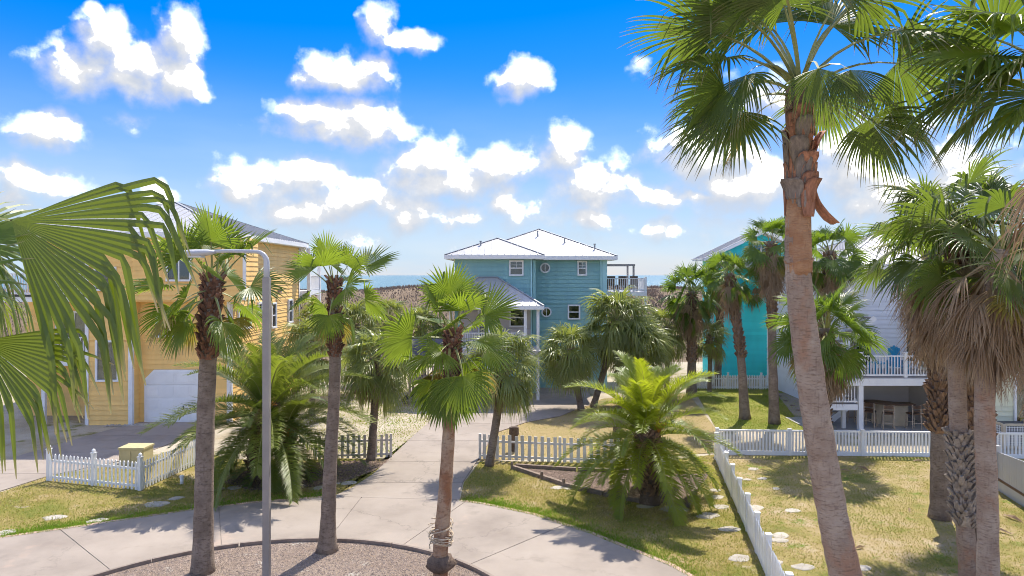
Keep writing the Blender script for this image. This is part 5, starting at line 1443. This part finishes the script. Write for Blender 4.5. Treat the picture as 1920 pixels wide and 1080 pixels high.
sheet('path', pxpoly([(1455, 738), (1490, 737), (1560, 810), (1512, 810)]), 0.034, 'concrete')

cw_ = thing('house', 'house wing in sunlit-toned cream at the right frame edge behind the palms', 'house', (23, 29, 0))
CX = 19.95
wall(cw_, (CX, 29), (27, 29), 0, 5.2, 'sunlit_siding', [(1.0, 2.05, 0, 2.95)], 0.22)
wall(cw_, (CX, 33.9), (CX, 29), 0, 5.2, 'sunlit_siding', (), 0.22)
window(cw_, (CX, 29), (27, 29), 1.52, 1.5, 0.85, 2.6, style='none', name='door', label='pale door in white frame')
hip_roof(cw_, CX - .35, 27.4, 28.6, 33.3, 5.4, (21.8, 31, 6.3), (25, 31, 6.3), faces='FLR')
# lattice box round an air conditioner
lb = thing('lattice_box', 'tan framed lattice box hiding an air conditioner by the cream wall', 'enclosure', (20.5, 28.3, 0))
bxm = MB()
for x in (-.75, .75):
    for y in (-.45, .45): bxm.box(x - .06, x + .06, y - .06, y + .06, 0, 1.02)
for z in (.05, .95): bxm.box(-.69, .69, -.5, -.44, z, z + .09).box(-.8, -.74, -.39, .39, z, z + .09)
add('frame', bxm.mesh('frame', 'tan_panel'), lb)
lt_ = MB()
for k in range(13): lt_.box(-.66 + k * .108, -.63 + k * .108, -.476, -.464, .14, .95)
for k in range(8): lt_.box(-.69, .69, -.464, -.452, .17 + k * .1, .20 + k * .1)
for k in range(8): lt_.box(-.776, -.764, -.36 + k * .1, -.33 + k * .1, .14, .95)
for k in range(8): lt_.box(-.764, -.752, -.39, .39, .17 + k * .1, .20 + k * .1)
add('lattice', lt_.mesh('lattice', 'white_paint'), lb)
add('air_conditioner', MB().box(-.55, .55, -.32, .32, 0, .98).mesh('air_conditioner', 'dark_slide'), lb)

# patio bar table and chairs
tb = thing('bar_table', 'dark wood bar table with tan panelled base on the patio under the deck', 'table', (17.75, 32.4, .04))
add('tabletop', MB().prism([(-1.3, .55), (-1.15, -.1), (-.2, -.62), (.75, -.62), (.75, -.05), (.1, .0), (-.55, .55)], .98, 1.05).mesh('tabletop', 'table_wood'), tb)
add('base_panel', MB().prism([(-.15, -.35), (.55, -.35), (.55, -.15), (.0, -.12), (-.6, .4), (-.8, .3)], 0, .98).mesh('base_panel', 'tan_panel'), tb)
def bar_chair(x, y, rz, label):
    c = thing('bar_chair', label, 'chair', (x, y, .04), 'bar chairs round the patio table', rz)
    for lx in (-.2, .2):
        add('leg', MB().bar((lx * 1.15, -.24, 0), (lx, -.2, 1.12), .045).mesh('leg', 'chair_wood'), c)
        add('leg', MB().bar((lx * 1.15, .24, 0), (lx, .18, .68), .045).mesh('leg', 'chair_wood'), c)
    add('seat', MB().box(-.22, .22, -.22, .22, .68, .74).mesh('seat', 'table_wood'), c)
    add('backrest', MB().box(-.22, .22, -.225, -.19, .95, 1.1).box(-.21, .21, -.222, -.193, .82, .88).mesh('backrest', 'table_wood'), c)
    add('stretcher', MB().bar((-.22, -.23, .3), (.22, -.23, .3), .03).bar((-.22, .22, .3), (.22, .22, .3), .03).mesh('stretcher', 'chair_wood'), c)
bar_chair(18.15, 31.35, 0.15, 'wooden bar chair at the right end of the patio table')
bar_chair(17.0, 31.35, -0.35, 'wooden bar chair before the middle of the patio table')
bar_chair(16.45, 31.85, -0.7, 'wooden bar chair at the left front of the patio table')
bar_chair(16.1, 32.5, -1.1, 'wooden bar chair at the far left of the patio table')
ac = thing('adirondack_chair', 'bright blue slatted chair on the deck behind the white railing', 'chair', (17.9, 32.3, 2.44))
for k in range(5): add('slat', MB().box(-.28 + k * .115, -.18 + k * .115, .18 + .0, .21, .3, 1.15 + .06 * (2 - abs(k - 2))).mesh('slat', 'blue_plastic'), ac)
add('seat', MB().box(-.3, .3, -.35, .2, .32, .36).mesh('seat', 'blue_plastic'), ac)
for x in (-.36, .36):
    add('arm', MB().box(x - .07, x + .07, -.42, .2, .56, .59).mesh('arm', 'blue_plastic'), ac)
    add('leg', MB().box(x - .03, x + .03, -.38, -.3, 0, .56).mesh('leg', 'blue_plastic'), ac); add('leg', MB().box(x - .03, x + .03, .1, .18, 0, .56).mesh('leg', 'blue_plastic'), ac)
bt = thing('deck_table', 'low blue side table behind the left deck railing', 'table', (16.9, 32.0, 2.44))
add('tabletop', MB().box(-.3, .3, -.3, .3, .5, .55).mesh('tabletop', 'blue_plastic'), bt)
for x in (-.25, .25):
    for y in (-.25, .25): add('leg', MB().box(x - .03, x + .03, y - .03, y + .03, 0, .5).mesh('leg', 'blue_plastic'), bt)

# ------------------------------------------------------------------ fences
def picket_mesh(mat, w_, h, pointed=True, t_=0.022):
    pr = [(-w_ / 2, 0), (w_ / 2, 0), (w_ / 2, h - (w_ * .6 if pointed else .0)), (0, h) if pointed else (w_ / 2, h), (-w_ / 2, h - (w_ * .6 if pointed else 0))]
    if not pointed: pr = [(-w_ / 2, 0), (w_ / 2, 0), (w_ / 2, h), (-w_ / 2, h)]
    mb = MB().slab([Vector((x, -t_ / 2, z)) for x, z in pr], (0, t_, 0))
    return mb.mesh('picket', mat)
def fence(label, pts, h=0.92, gap=0.145, w_=0.085, mat='white_vinyl', pointed=True, post_every=2.4, post_w=0.12, cap='ball', rails=(0.16, 0.74), top_rail=False, group='white garden fences', tilt=0.012, zlift=0.03, post_h=1.12, skip=0.0, seed=1, bottom_board=0.0):
    """picket fence along a polyline: posts, rails and pickets are its parts"""
    r = random.Random(seed)
    P = [Vector((p[0], p[1], 0)) for p in pts]
    f_ = thing('picket_fence', label, 'fence', P[0], group)
    pm = picket_mesh(mat, w_, h - zlift, pointed)
    pw_ = post_w / 2
    pmb = MB().box(-pw_, pw_, -pw_, pw_, -0.05, h * post_h)
    if cap == 'ball':
        z = h * post_h
        pmb.box(-pw_ * 1.25, pw_ * 1.25, -pw_ * 1.25, pw_ * 1.25, z, z + .03)
        pmb.tube([(0, 0, z + .03 + q) for q in (0, .02, .06, .10, .12)], [.03, .05, .062, .04, .01], 8)
    elif cap == 'flat': pmb.box(-pw_ * 1.2, pw_ * 1.2, -pw_ * 1.2, pw_ * 1.2, h * post_h, h * post_h + .03)
    pom = pmb.mesh('post', mat)
    add('post', pom, f_)
    for i in range(len(P) - 1):
        a, b = P[i] - P[0], P[i + 1] - P[0]; d = b - a; L = d.length; d.normalize(); ang = math.atan2(d.y, d.x)
        nn = Vector((d.y, -d.x, 0))
        nb = max(1, round(L / post_every))
        for k in range(1, nb + 1): add('post', pom, f_, a + d * L * k / nb, (0, 0, ang))
        for k in range(nb):
            s0, s1 = L * k / nb + pw_, L * (k + 1) / nb - pw_
            for rz in rails:
                add('rail', MB().bar(a + d * s0 + Vector((0, 0, rz * h)), a + d * s1 + Vector((0, 0, rz * h)), 0.04, 0.075).mesh('rail', mat), f_)
            if top_rail: add('rail', MB().bar(a + d * s0 + Vector((0, 0, h)), a + d * s1 + Vector((0, 0, h)), 0.09, 0.06).mesh('rail', mat), f_)
            if bottom_board: add('rail', MB().bar(a + d * s0 + Vector((0, 0, bottom_board)), a + d * s1 + Vector((0, 0, bottom_board)), 0.06, 0.16).mesh('rail', mat), f_)
            n = max(1, int((s1 - s0) / gap)); g_ = (s1 - s0) / n
            for q in range(n):
                if r.random() < skip: continue
                off = nn * (0.034 if not top_rail else 0.0)
                add('picket', pm, f_, a + d * (s0 + g_ * (q + .5)) + off + Vector((0, 0, zlift)), (r.uniform(-1, 1) * tilt, r.uniform(-1, 1) * tilt, ang), (1, 1, 1 + r.uniform(-1, 1) * tilt))
    return f_
fence('white picket fence turning a corner at the left verge', [gp(92, 902), gp(263, 920), gp(366, 872)], 0.95, 0.15, 0.075, post_every=2.1, cap='ball', post_h=1.14)
fence('weathered grey picket fence beside the sandy lot', [gp(592, 862), gp(733, 858)], 0.92, 0.20, 0.10, 'grey_picket', False, 3.0, 0.09, None, tilt=0.03, seed=4, post_h=1.0)
fence('weathered white picket fence right of the driveway, running behind the date palm', [gp(900, 861), gp(1050, 868), gp(1245, 872)], 0.95, 0.235, 0.125, 'weathered_picket', False, 3.2, 0.10, None, tilt=0.025, seed=5, post_h=1.02)
fence('long white vinyl fence across the back of the fenced yard', [gp(1345, 852), gp(1755, 857), gp(1960, 861)], 0.95, 0.125, 0.062, 'white_vinyl', True, 2.45, 0.12, 'flat', rails=(0.10,), top_rail=True, post_h=1.06, zlift=0.04, bottom_board=0.08)
fence('white picket fence running toward the camera beside the fenced yard', [gp(1343, 862), gp(1441, 1085), gp(1480, 1172)], 0.92, 0.135, 0.085, 'white_vinyl', True, 1.55, 0.12, 'flat', seed=6, post_h=1.10)
fence('short white picket fence in front of the turquoise house', [gp(1303, 730), gp(1490, 731)], 0.90, 0.145, 0.075, 'white_vinyl', True, 2.3, 0.1, 'flat', seed=7)
# solid grey vinyl fence at the right edge
vf = thing('panel_fence', 'pale grey solid board fence sloping along the right frame edge', 'fence', (0, 0, 0), 'white garden fences')
va, vb = gp(1872, 920), gp(2010, 1010)
vf.location = va
dv = (vb - va); Lv = dv.length; dv.normalize(); av = math.atan2(dv.y, dv.x)
for k in range(int(Lv / 0.155)):
    add('board', MB().box(0, .145, -.012, .012, .42, 1.38 - min(.12, .012 * abs(k - 10))).mesh('board', 'lamp_grey'), vf, dv * (k * .155), (0, 0, av))
add('rail', MB().box(0, Lv, -.03, .03, .34, .42).mesh('rail', 'boot_brown'), vf, (0, 0, 0), (0, 0, av))
add('base_board', MB().box(0, Lv, -.02, .02, 0, .34).mesh('base_board', 'lamp_grey'), vf, (0, 0, 0), (0, 0, av))
add('post', MB().box(-.13, 0, -.065, .065, 0, 1.45).mesh('post', 'lamp_grey'), vf, (0, 0, 0), (0, 0, av))

# ------------------------------------------------------------------ street lamp
YL = 14.2
lx = (500 - 960) / F * YL
lamp = thing('street_lamp', 'tall grey street lamp post with a bent arm reaching left', 'street lamp', (lx, YL, 0))
zt = EYE + (HZ - 470) / F * YL
mb = MB().box(-.066, .066, -.066, .066, 0.04, zt - 0.55)
add('post', mb.mesh('post', 'galvanised'), lamp)
add('base_plate', MB().box(-.22, .22, -.22, .22, 0.03, 0.07).mesh('base_plate', 'galvanised'), lamp)
R_ = .22; armz = zt - .02
pts = [Vector((0, 0, zt - .6)), Vector((0, 0, zt - .35))] + [Vector((-R_ + R_ * math.cos(a), 0, armz - R_ + R_ * math.sin(a))) for a in np.linspace(0.15, math.pi / 2, 7)] + [Vector((-.8, 0, armz + .015)), Vector((-1.15, 0, armz))]
add('arm', MB().tube(pts, [.062, .062] + [.058 - .003 * k for k in range(7)] + [.037, .034], 12).mesh('arm', 'lamp_grey', True, False), lamp)
hd = MB().tube([Vector((x, 0, armz - .01 - dz)) for x, dz in ((-1.05, 0), (-1.2, .01), (-1.4, .03), (-1.6, .035), (-1.72, .02), (-1.76, .01))], [.045, .085, .105, .10, .065, .02], 12)
hd.v = [(x, y * 1.5, armz + (z - armz) * .75) for x, y, z in hd.v]
add('lamp_head', hd.mesh('lamp_head', 'lamp_grey', True, False), lamp)
add('lens', MB().box(-1.62, -1.30, -.09, .09, armz - .12, armz - .085).mesh('lens', 'blind'), lamp)

# ------------------------------------------------------------------ small things
ub = thing('utility_box', 'tan metal utility cabinet behind the left picket fence', 'utility box', gp(258, 868))
add('cabinet', MB().box(-.5, .4, -.34, .36, 0, .58).mesh('cabinet', 'utility_tan'), ub)
add('lid', MB().box(-.53, .43, -.37, .39, .58, .65).mesh('lid', 'utility_tan'), ub)
add('door', MB().box(-.03, .37, -.356, -.342, .05, .53).mesh('door', 'utility_tan'), ub)
add('door', MB().box(-.47, -.07, -.356, -.342, .05, .53).mesh('door', 'utility_tan'), ub)
vp = thing('vent_pipe', 'short white capped pipe standing in the grass by the left fence', 'pipe', gp(341, 908))
add('pipe', MB().tube([(0, 0, -.02), (0, 0, .24)], [.06, .06], 10).mesh('pipe', 'white_vinyl', True, False), vp)
add('cap', MB().tube([(0, 0, .24), (0, 0, .30)], [.08, .07], 10).mesh('cap', 'white_vinyl'), vp)
def stump(px, py, h, label, seed):
    r = random.Random(seed); b = gp(px, py)
    o = MB().tube([(0, 0, -.03), (0, 0, h * .5), (.02, 0, h * .9), (.02, 0, h)], [.15, .135, .16, .13], 10, True, .12, r)
    s_ = thing('wooden_post', label, 'post', b, 'dark wooden posts behind the middle fence')
    add('shaft', o.mesh('shaft', 'wood_dark', False, False), s_)
    add('collar', MB().tube([(0, 0, h * .68), (0, 0, h * .98)], [.19, .185], 9, True, .15, r).mesh('collar', 'wood_dark'), s_)
stump(964, 846, 0.98, 'dark wooden post behind the fence, nearest the driveway', 1)
stump(1158, 848, 1.05, 'dark wooden post behind the fence, beside the date palm fronds', 2)

# timber edged bed under the right date palm
sheet('mulch_bed', BED, 0.03, 'mulch')
rubble('mulch', 'dark bark chips under the right date palm', 'mulch', BED, 9000, 41, 'chip', 0.02, 0.06, 0.03, flat=0.35)
def timber_log(label, p, q, w_=0.12, h=0.13):
    a, b = gp(*p), gp(*q); o = thing('landscape_timber', label, 'timber', a, 'timbers edging the date palm bed')
    add('log', MB().bar(Vector((0, 0, h / 2 + .01)), b - a + Vector((0, 0, h / 2 + .01)), w_, h).mesh('log', 'timber'), o)
    return o
timber_log('weathered timber along the left front edge of the date palm bed', (960, 879), (1014, 897))
timber_log('second front timber of the date palm bed', (1017, 898), (1056, 911))
timber_log('third front timber of the date palm bed, under a small stake', (1060, 913), (1130, 930))
timber_log('long front timber of the bed ending at the date palm trunk', (1133, 931), (1205, 944))
timber_log('rear timber of the date palm bed along the fence', (968, 877), (1080, 884))
timber_log('rear right timber of the date palm bed', (1084, 884), (1240, 889))
timber_log('short timber closing the right end of the bed', (1290, 953), (1306, 920))
for k, (p, nm) in enumerate((((1016, 899), 'first'), ((1057, 913), 'second'), ((960, 880), 'corner'))):
    s_ = thing('stake', 'short %s wooden stake holding the front bed timbers' % nm, 'stake', gp(*p), 'stakes holding the bed timbers')
    add('shaft', MB().tube([(0, 0, -.05), (0, 0, .2), (0, 0, .27)], [.05, .055, .04], 7).mesh('shaft', 'timber'), s_)
# left bed under the date palms: leaf litter and edging rocks
LBED = pxpoly([(420, 905), (470, 880), (600, 868), (735, 862), (700, 884), (640, 905), (560, 918), (470, 920)])
sheet('mulch_bed_left', LBED, 0.026, 'mulch')
rubble('mulch', 'brown leaf litter under the left date palms', 'mulch', LBED, 7000, 42, 'chip', 0.03, 0.08, 0.026, flat=0.3)

def stone_mesh(seed, flat=0.14):
    r = random.Random(seed); n = 11; V = []; Fc = []
    for q, (rad, z) in enumerate(((1.0, -0.03), (0.97, 0.05), (0.80, flat), (0.35, flat * 1.08))):
        for k in range(n):
            a = 2 * math.pi * k / n; rr2 = rad * (0.78 + 0.34 * random.Random(seed * 31 + k).random())
            V.append((math.cos(a) * rr2, math.sin(a) * rr2 * 0.72, z + r.uniform(-.03, .03) * (q > 1)))
    for q in range(3):
        for k in range(n): Fc.append((q * n + k, q * n + (k + 1) % n, (q + 1) * n + (k + 1) % n, (q + 1) * n + k))
    Fc.append(tuple(3 * n + k for k in range(n)))
    return mesh('stone', V, Fc, 'stone', False)
STONES = [stone_mesh(s_) for s_ in range(6)]
ORD = ['leftmost', 'second from left', 'third from left', 'fourth from left', 'fifth from left', 'sixth from left', 'seventh from left', 'eighth from left', 'ninth from left', 'tenth from left', 'eleventh from left', 'twelfth from left', 'rightmost']
def order(i, n): return 'rightmost' if i == n - 1 else ORD[i]
def stones(lst, label, group, size=0.36, mat=None):
    lst = sorted(lst)
    for i, (px, py, s_) in enumerate(lst):
        o = add('stepping_stone', STONES[(i * 5 + int(px)) % 6], None, gp(px, py) + Vector((0, 0, .012)), (0, 0, rnd.uniform(0, 6.28) * .12 + (math.pi if i % 2 else 0)), (size * s_ * .94, size * s_ * .94, size * .42))
        tag(o, label + ', ' + order(i, len(lst)) + ' of them', 'stone', group)
stones([(103, 971, 1.05), (182, 977, 0.9), (292, 946, 1.35), (8, 1000, 1.1), (330, 935, .8)], 'pale flat stone set in the dry left verge', 'stones in the left verge', 0.34)
stones([(1325, 968, 1.15), (1368, 993, 0.95), (1386, 1047, 1.0), (1350, 951, .9), (1344, 933, .8), (1340, 920, .7), (1265, 955, 1.3), (1210, 950, .9)], 'pale flat stone left of the yard fence', 'stones left of the yard fence', 0.36)
stones([(1415, 953, 1.35), (1487, 958, 1.0), (1462, 1005, 1.1), (1460, 1014, .95), (1508, 1064, 1.05), (1450, 1056, .9), (1612, 1066, 1.0), (1455, 917, .6), (1382, 907, .7), (1412, 880, .9), (1388, 852.8, .7), (1430, 898, .7), (1400, 900, .6)], 'pale flat stone lying in the fenced yard grass', 'stones in the fenced yard', 0.30)
stones([(400, 918, 1.1), (440, 915, 1.0), (560, 912, 1.2), (600, 915, 0.9), (655, 906, 1.0), (520, 916, .9), (625, 908, .8)], 'grey stone edging the left date palm bed', 'edging stones of the left bed', 0.34)
stones([(1046, 915, 1.0), (1066, 917, .6)], 'pale flat stone beside the front bed timbers', 'stones by the bed timbers', 0.3)
# stones lining the path by the lawn
for k in range(7):
    p = gp(1461 + k * 12.5, 744 + k * 9.0)
    o = add('border_rock', STONES[k % 6], None, p, (0, 0, k), (.16, .2, .5)); tag(o, 'small dark rock lining the path beside the green lawn, %s in its row' % order(k, 7), 'rock', 'rocks along the path')
    o.material_slots[0].link = 'OBJECT'; o.material_slots[0].material = MATS['timber']

# wooden play tower on the sandy lot
pt = thing('play_tower', 'weathered wooden play tower with dark slide on the sandy lot', 'play tower', gp(800, 757))
for x in (-.85, .75):
    for y in (-.5, .8): add('post', MB().box(x - .06, x + .06, y - .06, y + .06, 0, 2.75).mesh('post', 'wood_weathered'), pt)
for k in range(7): add('floor_plank', MB().box(-.79, .69, -.44 + k * .175, -.28 + k * .175, 1.42, 1.47).mesh('floor_plank', 'wood_weathered'), pt)
add('beam', MB().box(-.95, .85, -.60, -.565, 1.18, 1.46).box(-.95, .85, .865, .90, 1.18, 1.46).mesh('beam', 'wood_weathered'), pt)
add('rail', MB().box(-.79, .69, -.53, -.49, 2.05, 2.14).box(-.79, .69, .79, .83, 2.05, 2.14).mesh('rail', 'wood_weathered'), pt)
for k in range(6): add('baluster', MB().box(-.62 + k * .24, -.54 + k * .24, -.525, -.495, 1.47, 2.05).mesh('baluster', 'wood_weathered'), pt)
rfm = MB().slab([Vector((-1.0, -.65, 2.7)), Vector((.9, -.65, 2.7)), Vector((.9, .15, 3.5)), Vector((-1.0, .15, 3.5))], (0, .03, .03)).slab([Vector((-1.0, .98, 2.7)), Vector((.9, .98, 2.7)), Vector((.9, .20, 3.5)), Vector((-1.0, .20, 3.5))], (0, -.03, .03))
add('canopy', rfm.mesh('canopy', 'tarp_grey'), pt)
add('slide', MB().bar((-1.3, .1, .12), (.7, .1, 1.4), .55, .06).bar((-1.3, -.2, .2), (.7, -.2, 1.5), .05, .2).bar((-1.3, .4, .2), (.7, .4, 1.5), .05, .2).mesh('slide', 'dark_slide'), pt)

# fallen twigs and dry leaf scraps in the yard
tg_ = [(1545, 872), (1585, 884), (1620, 881), (1705, 958), (1610, 1030), (1880, 1000), (1900, 975), (1720, 866)]
tg_.sort()
for k, (px, py) in enumerate(tg_):
    o = thing('dead_leaf', 'fallen dry palm leaf scrap on the fenced yard grass, %s' % order(k, len(tg_)), 'leaf litter', gp(px, py) + Vector((0, 0, .03)), 'fallen leaf scraps in the yard', rnd.uniform(0, 6))
    add('blade', mesh('blade', [(-.35, 0, 0), (-.1, -.06, .07), (.3, -.02, .03), (.34, .03, .02), (0, .07, .05), (-.05, 0, .12)], [(0, 1, 5), (1, 2, 5), (2, 3, 5), (3, 4, 5), (4, 0, 5)], 'leaf_dead'), o, (0, 0, 0), (0, 0, 0), (rnd.uniform(.4, 1.0),) * 3)
